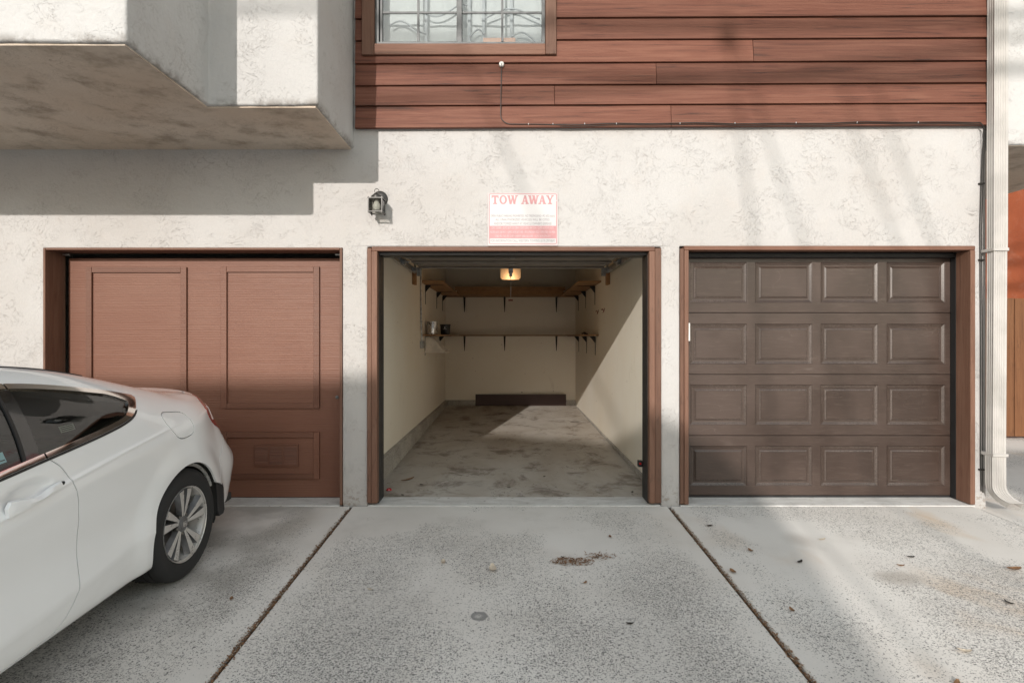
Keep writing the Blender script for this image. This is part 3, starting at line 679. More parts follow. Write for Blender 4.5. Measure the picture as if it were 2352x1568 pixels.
def letter(ch, x0, x1, z0, z1, y):
    m = MB(); W, H = x1 - x0, z1 - z0; kk = [0]
    def poly(pts):
        kk[0] += 1; yy = y - 0.00015 * kk[0]; m.add([(x0 + a * W, yy, z0 + b * H) for a, b in pts], [list(range(len(pts)))])
    R = lambda a, b, c, d: poly([(a, c), (b, c), (b, d), (a, d)])
    D = lambda xa, za, xb, zb, w: poly([(xa - w / 2, za), (xa + w / 2, za), (xb + w / 2, zb), (xb - w / 2, zb)])
    if ch == 'T': R(.36, .64, 0, 1); R(0, 1, .8, 1); R(0, .13, .66, .8); R(.87, 1, .66, .8); R(.2, .8, 0, .12)
    if ch == 'O':
        n = 24; V = []
        for k in range(n):
            a = 2 * math.pi * k / n; V += [(x0 + W * (.5 + .5 * math.cos(a)), y, z0 + H * (.5 + .52 * math.sin(a))), (x0 + W * (.5 + .24 * math.cos(a)), y, z0 + H * (.5 + .36 * math.sin(a)))]
        m.add(V, [[2 * k, (2 * k + 2) % (2 * n), (2 * k + 3) % (2 * n), 2 * k + 1] for k in range(n)])
    if ch == 'W':
        D(.14, 1, .32, 0, .2); D(.52, .95, .34, 0, .12); D(.5, 1, .68, 0, .2); D(.86, 1, .68, 0, .12); R(0, .28, .88, 1); R(.36, .62, .88, 1); R(.74, 1, .88, 1)
    if ch == 'A':
        D(.5, 1, .18, 0, .16); D(.5, 1, .8, 0, .28); R(.3, .7, .26, .38); R(0, .36, 0, .12); R(.58, 1, 0, .12)
    if ch == 'Y':
        D(.16, 1, .5, .42, .26); D(.86, 1, .52, .42, .16); R(.37, .63, 0, .5); R(0, .36, .88, 1); R(.68, 1, .88, 1); R(.22, .78, 0, .12)
    return m.build('letter', 'sign_red', sg, fix=False)
for ch, a, b in (('T', 215, 395), ('O', 415, 610), ('W', 615, 890), ('A', 970, 1168), ('W', 1150, 1432), ('A', 1410, 1610), ('Y', 1612, 1805)):
    letter(ch, sx(a), sx(b), sz(435), sz(212), 4.5883)
for body, a, b, c_, d, mt in (
    ('OPEN PUBLIC PARKING PROHIBITED. NO TRESPASSING \u2022 PC 602 (m)(n)', 195, 1825, 780, 705, 'sign_grey'),
    ('ALL UNAUTHORIZED VEHICLES WILL BE CITED,', 315, 1710, 868, 800, 'sign_grey'),
    ("AND/OR TOWED AWAY AT VEHICLE OWNER'S EXPENSE", 275, 1750, 965, 895, 'sign_grey'),
    ('CVC 22658A \u2022 SDPD (619) 531-2844 \u2022 SDPD (858) 484-3154 \u2022 CVPD (619) 691-5151', 220, 1800, 1080, 1010, 'sign_pale'),
    ('NCPD (619) 336-4411 \u2022 LMPD (619) 667-1400 \u2022 EPD (760) 839-4722 \u2022 OPD (760) 435-4900', 185, 1840, 1190, 1118, 'sign_pale'),
    ('CSBD PD (760) 931-2197 \u2022 SHERIFF (858) 565-5200 \u2022 ECPD (619) 579-3311', 300, 1720, 1290, 1222, 'sign_pale'),
    ('FOR INFORMATION CALL WESTERN TOWING (619) 297-8697', 190, 1840, 1420, 1335, 'sign_grey')):
    text(body, sx(a), sx(b), sz(c_), sz(d), 4.5881, mt, sg)
for x in (SX0 + 0.012, SX1 - 0.012): MB().lathe([(0.0001, -0.003), (0.004, -0.002), (0.0045, 0.0)], (x, 4.589, 2.52), 'y', 10).build('screw', 'galvanized', sg)

# ------------------------------------------------------------------ wall lantern
ln = empty('wall_lantern', (-1.06, 4.6, 2.44), 'small black wall lantern with clear glass and unlit bulb on the stucco', 'lantern')
LX, LY = -1.066, 4.475; LZ0, LZ1 = 2.395, 2.503; HW = 0.053
MB().lathe([(0.060, 0.0), (0.066, -0.006), (0.063, -0.014), (0.048, -0.022), (0.02, -0.026)], (-1.068, 4.6, 2.535), 'y', 28).build('back_plate', 'lantern_metal', ln, smooth=True)
MB().tube([(-1.068, 4.58, 2.545), (-1.068, 4.55, 2.552), (-1.067, 4.51, 2.548), (LX, LY, 2.535)], 0.011, 8).build('arm', 'lantern_metal', ln, smooth=True)
for a in (-1, 1):
    for b in (-1, 1):
        B('post', 'lantern_metal', ln, LX + a * HW - 0.004, LX + a * HW + 0.004, LY + b * HW - 0.004, LY + b * HW + 0.004, LZ0 - 0.012, LZ1 + 0.01)
for z in (LZ0, LZ1):
    MB().prism([(LX - HW - .007, LY - HW - .007), (LX + HW + .007, LY - HW - .007), (LX + HW + .007, LY + HW + .007), (LX - HW - .007, LY + HW + .007)], z - 0.004, z + 0.004, 'z').build('rim', 'lantern_metal', ln) if z == LZ1 else [
        B('rim', 'lantern_metal', ln, LX - HW - .006, LX + HW + .006, LY - HW - .006, LY - HW + .006, z - .004, z + .004), B('rim', 'lantern_metal', ln, LX - HW - .006, LX + HW + .006, LY + HW - .006, LY + HW + .006, z - .004, z + .004),
        B('rim', 'lantern_metal', ln, LX - HW - .006, LX - HW + .006, LY - HW + .0065, LY + HW - .0065, z - .0035, z + .0035), B('rim', 'lantern_metal', ln, LX + HW - .006, LX + HW + .006, LY - HW + .0065, LY + HW - .0065, z - .0035, z + .0035)]
MB().lathe([(0.046, 0.0), (0.044, 0.02), (0.03, 0.032), (0.012, 0.038), (0.006, 0.046)], (LX, LY, LZ1 + 0.004), 'z', 16).build('cap', 'lantern_metal', ln, smooth=True)
MB().tube([(LX + 0.018 * math.cos(a), LY, LZ1 + 0.066 + 0.018 * math.sin(a)) for a in [2 * math.pi * i / 20 for i in range(21)]], 0.0028, 6, False).build('ring', 'lantern_metal', ln, smooth=True)
for (x0, x1, y0, y1) in ((LX - HW + .005, LX + HW - .005, LY - HW - .001, LY - HW + .001), (LX - HW + .005, LX + HW - .005, LY + HW - .001, LY + HW + .001), (LX - HW - .001, LX - HW + .001, LY - HW + .005, LY + HW - .005), (LX + HW - .001, LX + HW + .001, LY - HW + .005, LY + HW - .005)):
    B('glass', 'lantern_glass', ln, x0, x1, y0, y1, LZ0 + .005, LZ1 - .005)
MB().lathe([(0.0005, -0.085), (0.022, -0.08), (0.031, -0.06), (0.031, -0.045), (0.02, -0.02), (0.015, 0.0)], (LX, LY, LZ1 - 0.006), 'z', 18).build('bulb', 'lantern_bulb', ln, smooth=True)

# ------------------------------------------------------------------ downspout and cables
ds = empty('downspout', (4.0, 4.53, 0), 'white ribbed metal downspout running down the corner of the building', 'downspout')
def ribbed(w, d, n=6, dep=0.006):
    P = []
    for i in range(n * 4 + 1):
        x = -w / 2 + w * i / (n * 4); P.append((x, -d / 2 + (dep if (i % 4) in (2, 3) and 2 < i < n * 4 - 2 else 0)))
    for i in range(7): P.append((w / 2 - (dep if i % 2 == 1 else 0) * 0.8, -d / 2 + d * (i + 0.5) / 7))
    P += [(w / 2, d / 2), (-w / 2, d / 2)]
    for i in range(7): P.append((-w / 2 + (dep if i % 2 == 1 else 0) * 0.8, d / 2 - d * (i + 0.5) / 7))
    return P
def sweep(prof, path, cap=True):
    m = MB(); n = len(prof)
    for (cx, cy, cz, ax, ay) in path:      # ax: lean of the section's depth axis, turning from vertical to horizontal
        for (p, q) in prof: m.V.append((cx + p + q * ay, cy + q * math.cos(ax), cz + q * math.sin(ax)))
    for i in range(len(path) - 1):
        for k in range(n): m.F.append([i * n + k, i * n + (k + 1) % n, (i + 1) * n + (k + 1) % n, (i + 1) * n + k])
    if cap: m.F += [list(range(n))[::-1], [(len(path) - 1) * n + k for k in range(n)]]
    return m
pr = ribbed(0.114, 0.070)
sweep(pr, [(3.982, 4.515, 6.15, 0, 0), (3.970, 4.515, 2.10, 0, 0)]).build('pipe', 'downspout_paint', ds)
pr2 = ribbed(0.108, 0.066)
sweep(pr2, [(3.970, 4.515, 2.099, 0, 0), (3.960, 4.515, 0.45, 0, 0)]).build('pipe', 'downspout_paint', ds)
el = []
for i in range(8):
    a = math.radians(62) * i / 7
    el.append((3.958 + 0.15 * (1 - math.cos(a)) * 1.0, 4.515 - 0.17 * (1 - math.cos(a)), 0.20 - 0.17 * math.sin(a), -a * 0.75, 0.35 * math.sin(a)))
el = [(3.957, 4.515, 0.452, 0, 0)] + el
sweep(ribbed(0.113, 0.070), el, False).build('elbow', 'downspout_paint', ds)
for z in (2.10, 0.44, 4.4): B('strap', 'downspout_paint', ds, 3.899 + z * 0.003, 4.024 + z * 0.003, 4.470, 4.597, z - 0.012, z + 0.012, c=0.002)
cab = empty('wall_cable', (-0.061, 4.58, 3.12), 'thin black cable stapled along the bottom edge of the brown siding', 'cable')
pts = [(-0.061, 4.535, 3.625), (-0.061, 4.546, 3.60), (-0.064, 4.546, 3.45), (-0.067, 4.546, 3.22)]
for i in range(9):
    a = math.pi / 2 * i / 8; pts.append((-0.067 + 0.085 * (1 - math.cos(a)), 4.546, 3.21 - 0.075 * math.sin(a)))
for i in range(1, 40):
    x = 0.018 + 3.80 * i / 39; pts.append((x, 4.545, 3.133 + TL * x + 0.003 * math.sin(i * 0.9) - 0.004 * math.sin(i * .35)))
pts += [(3.86, 4.545, 3.148), (3.89, 4.55, 3.12), (3.905, 4.57, 3.05), (3.908, 4.585, 2.9), (3.895, 4.59, 2.3), (3.90, 4.59, 1.4), (3.90, 4.59, 0.35), (3.905, 4.59, 0.12)]
MB().tube(pts, 0.0036, 6).build('line', 'cable_black', cab, smooth=True)
MB().tube([(p[0] + 0.016 - (0.004 if p[0] < 3.85 else 0), p[1] + 0.002, p[2] - 0.012) for p in pts[16:]], 0.003, 6).build('line', 'cable_black', cab, smooth=True)
MB().lathe([(0.0005, -0.012), (0.018, -0.01), (0.022, -0.002), (0.022, 0.01)], (-0.061, 4.548, 3.627), 'y', 18).build('grommet', 'white_plastic', cab, smooth=True)
for x in (0.16, 0.36, 0.62, 0.88, 1.4, 1.85, 2.35, 2.85, 3.35): B('staple', 'label_grey', cab, x - 0.002, x + 0.002, 4.54, 4.55, 3.128 + TL * x, 3.140 + TL * x)
for z in (2.66, 2.03, 0.3): B('clip', 'cable_black', cab, 3.885, 3.925, 4.578, 4.598, z - 0.006, z + 0.006)

# ------------------------------------------------------------------ things inside the garage
def bracket(name_parent, x, y, z, dx, dy, arm=0.27, drop=0.29):
    # tapered L bracket on a wall; (dx,dy) points away from the wall
    m = MB(); px, py = -dy, dx
    def w(a, h, s): return (x + dx * a + px * s, y + dy * a + py * s, z - h)
    def strip(P):
        for i in range(len(P) - 1):
            (a, h, s, t), (a2, h2, s2, t2) = P[i], P[i + 1]
            # t: thickness direction flag
            V = [w(a, h, -s), w(a, h, s), w(a2, h2, s2), w(a2, h2, -s2)]
            o = (0.006, 0) if t == 0 else (0, 0.006)
            V2 = [w(a + o[0], h + o[1], -s), w(a + o[0], h + o[1], s), w(a2 + o[0], h2 + o[1], s2), w(a2 + o[0], h2 + o[1], -s2)]
            m.add(V + V2, [(0, 1, 2, 3), (7, 6, 5, 4), (0, 4, 5, 1), (1, 5, 6, 2), (2, 6, 7, 3), (3, 7, 4, 0)])
    strip([(0.002, 0.02, 0.019, 0), (0.002, drop * 0.5, 0.014, 0), (0.002, drop, 0.006, 0)])
    strip([(0.02, 0.002, 0.019, 1), (arm * 0.5, 0.002, 0.014, 1), (arm, 0.002, 0.007, 1)])
    for i in range(5):
        a0, a1 = math.pi / 2 * i / 5, math.pi / 2 * (i + 1) / 5
        strip([(0.022 * (1 - math.cos(a0)) + 0.002, 0.022 * (1 - math.sin(a0)) + 0.002, 0.02, 1), (0.022 * (1 - math.cos(a1)) + 0.002, 0.022 * (1 - math.sin(a1)) + 0.002, 0.02, 1)])
    m.add([w(0.008, 0.008, -0.003), w(0.09, 0.008, -0.003), w(0.008, 0.11, -0.003), w(0.008, 0.008, 0.003), w(0.09, 0.008, 0.003), w(0.008, 0.11, 0.003)], [(0, 1, 2), (5, 4, 3), (1, 4, 5, 2)])
    return m.build('bracket', 'black_iron', name_parent)
us = empty('upper_shelf', (0, 10.5, 2.165), 'upper wooden garage shelf running round three walls below the ceiling', 'shelf')
Z = 2.165
B('shelf_board', 'shelf_wood', us, -1.249, -0.93, 7.82, 10.5, Z, Z + 0.02, c=0.002)
B('shelf_board', 'shelf_wood', us, 0.985, 1.307, 7.86, 10.5, Z, Z + 0.02, c=0.002)
B('shelf_board', 'shelf_wood', us, -1.249, 1.307, 10.502, 10.898, Z, Z + 0.02, c=0.002)
for x in (-0.872, -0.085, 0.932): bracket(us, x, 10.9, Z, 0, -1)
for y in (8.28, 9.58, 10.42): bracket(us, -1.25, y, Z, 1, 0)
for y in (8.42, 9.42, 10.42): bracket(us, 1.308, y, Z, -1, 0)
pk = B('plank', 'shelf_wood', None, -0.98, 1.03, 10.47, 10.50, Z + 0.021, Z + 0.10, c=0.003); top(pk, 'orange brown lumber plank on edge on the upper garage shelf, lower of two', 'plank')
pk = B('plank', 'shelf_wood', None, -1.02, 1.06, 10.475, 10.505, Z + 0.1005, Z + 0.17, c=0.003); top(pk, 'orange brown lumber plank on edge, resting on top of another plank', 'plank')
lo = empty('lower_shelf', (0, 10.5, 1.42), 'lower wooden garage shelf running round three walls on black brackets', 'shelf')
Z = 1.405
def curved(xw, xi, y0, y1, z):
    P = [(xw, y0), (xw, y1)] ; s = 1 if xi > xw else -1
    P = [(xw, y1), (xw, y0)] + [(xi - s * 0.12 * (1 - math.sin(math.pi / 2 * i / 6)), y0 + 0.12 * (1 - math.cos(math.pi / 2 * i / 6))) for i in range(7)] + [(xi, y1)]
    return MB().prism(P, z, z + 0.02, 'z')
curved(-1.249, -0.95, 8.02, 10.62, Z).build('shelf_board', 'shelf_wood', lo); curved(1.307, 1.03, 8.1, 10.62, Z).build('shelf_board', 'shelf_wood', lo)
B('shelf_board', 'shelf_wood', lo, -1.249, 1.307, 10.622, 10.898, Z, Z + 0.02, c=0.002)
for x in (-0.872, -0.085, 0.932): bracket(lo, x, 10.9, Z, 0, -1, 0.2)
for y in (8.25, 9.95): bracket(lo, -1.25, y, Z, 1, 0, 0.22)
for y in (8.38, 9.32, 10.36): bracket(lo, 1.308, y, Z, -1, 0, 0.22)
ZS = Z + 0.0205
pc = empty('paint_can', (-1.145, 8.3, ZS), 'shiny bare metal paint can on the lower garage shelf', 'paint can')
MB().lathe([(0.08, 0.0), (0.083, 0.004), (0.0815, 0.01), (0.0815, 0.182), (0.0845, 0.187), (0.0845, 0.194), (0.078, 0.196)], (-1.145, 8.3, ZS), 'z', 32).build('body', 'tin', pc, smooth=True)
MB().lathe([(0.074, 0.0), (0.077, 0.005), (0.06, 0.003), (0.0005, 0.002)], (-1.145, 8.3, ZS + 0.190), 'z', 32, False).build('lid', 'tin', pc, smooth=True)
MB().lathe([(0.012, 0), (0.012, -0.008), (0.0005, -0.009)], (-1.175, 8.2235, ZS + 0.16), 'y', 12).build('ear', 'black_plastic', pc)
MB().tube([(-1.175, 8.217, ZS + 0.158), (-1.16, 8.212, ZS + 0.145), (-1.13, 8.215, ZS + 0.115), (-1.105, 8.222, ZS + 0.098), (-1.085, 8.235, ZS + 0.095), (-1.07, 8.262, ZS + 0.10)], 0.0022, 6).build('handle', 'black_iron', pc, smooth=True)
bt = empty('black_tub', (-1.02, 8.9, ZS), 'squat black plastic tub with a pale printed mark on the lower garage shelf', 'tub')
MB().lathe([(0.07, 0.0), (0.074, 0.006), (0.082, 0.14), (0.082, 0.143)], (-1.02, 8.9, ZS), 'z', 28).build('body', 'black_plastic', bt, smooth=True)
MB().lathe([(0.086, 0.0), (0.088, 0.004), (0.088, 0.018), (0.084, 0.021), (0.0005, 0.021)], (-1.02, 8.9, ZS + 0.1435), 'z', 28, False).build('lid', 'black_plastic', bt, smooth=True)
B('label_mark', 'label_grey', bt, -1.028, -1.012, 8.8165, 8.8185, ZS + 0.095, ZS + 0.125); B('label_mark', 'label_grey', bt, -1.05, -0.99, 8.8185, 8.8205, ZS + 0.085, ZS + 0.09)
co = empty('corbel_shelf', (-1.12, 8.4, 1.16), 'upturned cream wooden corbel shelf under the lower garage shelf', 'shelf')
B('base', 'corbel_white', co, -1.248, -0.93, 8.2, 8.74, 1.155, 1.175, c=0.003)
pf = [(-1.247, 1.1755), (-0.955, 1.1755), (-0.955, 1.195)]
for i in range(13):
    t = i / 12; pf.append((-0.97 - 0.19 * t, 1.20 + 0.175 * (0.5 - 0.5 * math.cos(math.pi * (t ** 0.75)))))
pf += [(-1.175, 1.395), (-1.247, 1.395)]
for y in (8.24, 8.66): MB().prism(pf, y, y + 0.02).build('side_panel', 'corbel_white', co)
cd = empty('conduit', (-1.235, 7.82, 1.25), 'grey metal conduit and outlet box on the cream garage wall', 'conduit')
MB().tube([(-1.236, 7.82, 2.74), (-1.236, 7.82, 1.60), (-1.232, 7.82, 1.52), (-1.226, 7.82, 1.33)], 0.011, 10).build('pipe', 'galvanized', cd, smooth=True)
B('outlet_box', 'galvanized', cd, -1.249, -1.20, 7.78, 7.86, 1.23, 1.335, c=0.005); B('socket_plate', 'galvanized', cd, -1.199, -1.196, 7.785, 7.855, 1.235, 1.33, c=0.001)
B('clamp', 'galvanized', cd, -1.249, -1.22, 7.80, 7.84, 1.60, 1.615)
op = empty('garage_opener', (0.02, 7.9, 2.2), 'garage door opener with glowing amber light lens hung below the ceiling', 'opener')
OX = 0.022
B('motor_unit', 'black_plastic', op, OX - 0.12, OX + 0.12, 7.83, 8.2, 2.30, 2.42, c=0.015)
B('motor_bracket', 'black_plastic', op, OX - 0.065, OX + 0.065, 7.69, 7.76, 2.385, 2.40, c=0.004)
rail = B('rail', 'galvanized', op, OX - 0.02, OX + 0.02, 4.9, 7.83, 2.40, 2.435, c=0.003)
B('trolley', 'galvanized', op, OX - 0.028, OX + 0.028, 6.85, 6.97, 2.19, 2.24, c=0.004); B('trolley_arm', 'galvanized', op, OX - 0.02, OX + 0.02, 6.97, 6.985, 2.15, 2.40, c=0.002)
for x in (-0.1, 0.1): B('hanger', 'galvanized', op, OX + x - 0.012, OX + x + 0.012, 8.1, 8.104, 2.42, 2.75)
ls = MB(); P = [(-0.14, 2.40), (-0.14, 2.22), (-0.115, 2.19), (0.115, 2.19), (0.14, 2.22), (0.14, 2.40)]
ls.prism([(OX + x, z) for x, z in P], 7.74, 7.742); 
for i in range(5):
    (xa, za), (xb, zb) = P[i], P[i + 1]; ls.add([(OX + xa, 7.742, za), (OX + xb, 7.742, zb), (OX + xb, 7.83, zb), (OX + xa, 7.83, za)], [(0, 1, 2, 3)])
ls.build('light_lens', 'lens_plastic', op)
MB().lathe([(0.001, 0.03), (0.02, 0.022), (0.028, 0.0), (0.02, -0.022), (0.001, -0.03)], (OX, 7.79, 2.29), 'z', 14, False).build('bulb', 'bulb_glow', op, smooth=True)
B('lens_clip', 'black_plastic', op, OX - 0.005, OX + 0.005, 7.728, 7.739, 2.2, 2.39)
pl = bpy.data.lights.new('opener_bulb', 'POINT'); pl.energy = 1.2; pl.color = (1.0, 0.62, 0.32); pl.shadow_soft_size = 0.05
plo = bpy.data.objects.new('bulb_light', pl); C.objects.link(plo); plo.location = (OX, 7.70, 2.24)
plo.parent = op; plo.location = Vector((OX, 7.66, 2.20)) - ORG[op]
MB().tube([(OX, 7.0, 2.15), (OX + 0.003, 7.0, 2.0), (OX, 7.0, 1.86)], 0.0025, 6).build('pull_cord', 'white_plastic', op)
B('pull_handle', 'hook_red', op, OX - 0.03, OX + 0.03, 6.99, 7.01, 1.845, 1.862, c=0.005)
top(B('leaning_board', 'dark_board', None, -0.65, 1.111, 10.79, 10.812, 0.052, 0.272, c=0.003), 'long dark brown board standing on edge against the garage back wall', 'board')
hk = empty('wall_hooks', (1.3, 7.8, 1.72), 'pair of red wire hooks on the right hand garage wall', 'hook')
for y in (7.55, 8.05):
    MB().tube([(1.307, y + 0.16, 1.765), (1.285, y + 0.17, 1.768)] + [(1.285, y + 0.1 + 0.09 * math.cos(a), 1.745 + 0.03 * math.sin(a)) for a in [math.radians(30 + 22 * i) for i in range(10)]] + [(1.285, y - 0.02, 1.735), (1.285, y - 0.1, 1.775)], 0.004, 6).build('hook', 'hook_red', hk, smooth=True)
sm = empty('small_clamp', (1.2, 8.6, ZS), 'small dark clamp lying on the end of the lower garage shelf', 'clamp')
MB().tube([(1.12, 8.5, ZS + 0.012), (1.17, 8.6, ZS + 0.03), (1.22, 8.7, ZS + 0.012)], 0.011, 6).build('jaw', 'black_iron', sm); MB().tube([(1.2, 8.48, ZS + 0.01), (1.19, 8.75, ZS + 0.01)], 0.009, 6).build('rod', 'black_iron', sm)
sn = empty('door_sensor', (1.14, 4.83, 0.3), 'small black photo eye sensor low on the open garage frame', 'sensor')
B('body', 'black_plastic', sn, 1.118, 1.156, 4.80, 4.84, 0.27, 0.325, c=0.004); MB().lathe([(0.01, 0), (0.01, -0.006), (0.0005, -0.006)], (1.135, 4.80, 0.30), 'y', 10).build('eye', 'lamp_red', sn)

# ------------------------------------------------------------------ fence and neighbours
fn = empty('wooden_fence', (7, 7.6, 0), 'brown vertical board wooden fence beside the orange wall', 'fence')
x = 5.9; k = 0
while x < 11.5:
    w = 0.168 + 0.006 * random.random(); h = 1.90 + 0.03 * random.random()
    B('board', 'fence_wood', fn, x, x + w - 0.006, 7.6 + 0.004 * (k % 2), 7.62 + 0.004 * (k % 2), 0.03, h, c=0.003); x += w; k += 1
for z in (0.35, 1.6): B('rail', 'fence_wood', fn, 5.9, 11.5, 7.628, 7.67, z, z + 0.09)
for px_ in (6.0, 8.4, 10.9): B('post', 'fence_wood', fn, px_, px_ + 0.09, 7.672, 7.762, -0.02, 1.85)
nb = empty('orange_house', (9, 9.2, 0), 'orange stucco house wall rising behind the wooden fence', 'house')
MB().wall(4.6, 16, -0.1, 5.0, [(9.0, 10.2, 1.2, 2.4)], 9.2, 9.4).build('wall', 'stucco_orange', nb)
B('wall', 'stucco_orange', nb, 4.6, 4.8, 9.4, 15, -0.1, 5.0); B('wall', 'stucco_orange', nb, 15.8, 16, 9.4, 15, -0.1, 5.0)
B('roof', 'roof_gravel', nb, 4.3, 16.3, 8.9, 15.3, 5.0, 5.2, c=0.02)
w_ = B('window', 'white_plastic', nb, 9.0, 10.2, 9.30, 9.32, 1.2, 2.4); B('pane', 'pane_glass', w_, 9.06, 10.14, 9.285, 9.295, 1.26, 2.34)

# across the alley, behind the viewer: the stucco false front that shades the driveway
T0 = 20.6; OXS, OZS = -0.242 * T0, 0.33 * T0; FY = 4.6 - T0
fh = empty('stucco_building', (-4, FY, 0), 'tan stucco building with sloping parapet across the alley', 'building')
outl = [(-9.0, 1.08), (-1.1, 1.08), (0.4, 0.92), (1.2, 0.78), (1.5, 0.62), (1.85, 0.42), (2.05, 0.2), (2.12, -0.1)]
P = [(-9.0 + OXS, -0.42)] + [(a + OXS, b + OZS) for a, b in outl] + [(2.12 + OXS, -0.42)]
MB().prism(P, FY - 0.35, FY).build('false_front', 'stucco_tan', fh)
B('house_body', 'stucco_tan', fh, -13.5, -6.5, FY - 9, FY - 0.36, -0.42, 5.6)
B('roof', 'roof_gravel', fh, -13.7, -6.3, FY - 9.2, FY - 0.37, 5.601, 5.75)
for wx in (-12.0, -9.4, -6.8):
    w_ = B('window', 'white_plastic', fh, wx, wx + 1.3, FY + 0.001, FY + 0.03, 1.4, 2.7); B('pane', 'pane_glass', w_, wx + 0.06, wx + 1.24, FY + 0.031, FY + 0.036, 1.46, 2.64)
gh = empty('stucco_shed', (4, FY, 0), 'lower tan stucco block beside the parapet building across the alley', 'building')
B('wall', 'stucco_tan', gh, 4.5 + OXS, 12 + OXS, FY - 5, FY, -0.42, 0.72 + OZS, bevel=0.02); B('roof', 'roof_gravel', gh, 4.5 + OXS + .05, 12 + OXS - .05, FY - 4.9, FY - .1, 0.721 + OZS, 0.75 + OZS)
# utility poles and overhead lines across the alley (their shadows fall on the siding)
TW = 16.0; WY = 4.55 - TW; DX, DZ = -0.242 * TW, 0.33 * TW
def wp(X, Zz): return (X + DX, WY, Zz + DZ)
for i, px_ in enumerate((-17.0, 15.0)):
    po = empty('utility_pole', (px_, WY, -0.42), ('wooden utility pole carrying the overhead lines at the ' + ('left' if i == 0 else 'right') + ' end of the alley'), 'utility pole', 'utility poles along the alley')
    MB().tube([(px_, WY, -0.42), (px_, WY, 10.9)], [0.17, 0.12], 14).build('pole', 'old_wood', po, smooth=True)
    B('crossarm', 'old_wood', po, px_ - 0.06, px_ + 0.06, WY - 1.1, WY - 0.13, 9.9, 10.0)
def wire(label, pts, r):
    o = MB().tube(pts, r, 6).build('overhead_line', 'cable_black', None, smooth=True); top(o, label, 'cable', 'overhead lines across the alley')
def sag(Xm, Zm, c, r, label):
    P = []
    for i in range(41):
        X = (-17.0 - DX) + 32.0 * i / 40; P.append(wp(X, Zm + c * (X - Xm) ** 2))
    wire(label, P, r)
sag(1.85, 3.955, 0.0065, 0.045, 'upper black overhead line slung between the utility poles')
sag(2.55, 3.52, 0.0105, 0.045, 'lower black overhead line slung between the utility poles')
sag(-2.2, 3.33, 0.012, 0.034, 'thin black overhead line hanging lowest between the utility poles')
def drop(X0, Z0, X1, Z1, r, label):
    k = (X1 - X0) / (Z1 - Z0); Ze = -0.42 - DZ
    wire(label, [wp(X0, Z0), wp(X0 + k * (Ze - Z0), Ze)], r)
drop(-0.40, 3.78, 0.11, 2.62, 0.014, 'stay cable leaning from the lower line, the one nearest the left utility pole')
drop(1.78, 4.0, 2.02, 2.2, 0.014, 'steep stay cable hanging from the splice box on the upper line')
drop(1.82, 3.98, 2.42, 2.2, 0.014, 'slanting stay cable hanging from the splice box on the upper line')
drop(2.70, 3.53, 3.20, 2.2, 0.014, 'stay cable leaning from the middle of the lower line')
drop(2.98, 3.53, 3.50, 2.2, 0.014, 'stay cable leaning from the lower line toward the right utility pole')
bx = MB(); c0 = wp(1.79, 3.93); bx.box(c0[0] - 0.06, c0[0] + 0.06, c0[1] - 0.05, c0[1] + 0.05, c0[2] - 0.16, c0[2] + 0.10, 0.02)
top(bx.build('splice_box', 'black_plastic'), 'black splice box hung on the upper overhead line', 'splice box')

# ------------------------------------------------------------------ white coupe
XC, YA = -2.843, 3.364
al = math.atan(SL)
car = bpy.data.objects.new('coupe_car', None); C.objects.link(car); car.empty_display_size = 0.1
car.matrix_world = Matrix(((0, 1, 0, XC), (-math.cos(al), 0, -math.sin(al), YA), (-math.sin(al), 0, math.cos(al), zg(YA)), (0, 0, 0, 1)))
tag(car, 'white two door coupe parked tail first against the brown plywood garage door', 'car'); ORG[car] = Vector((0, 0, 0))
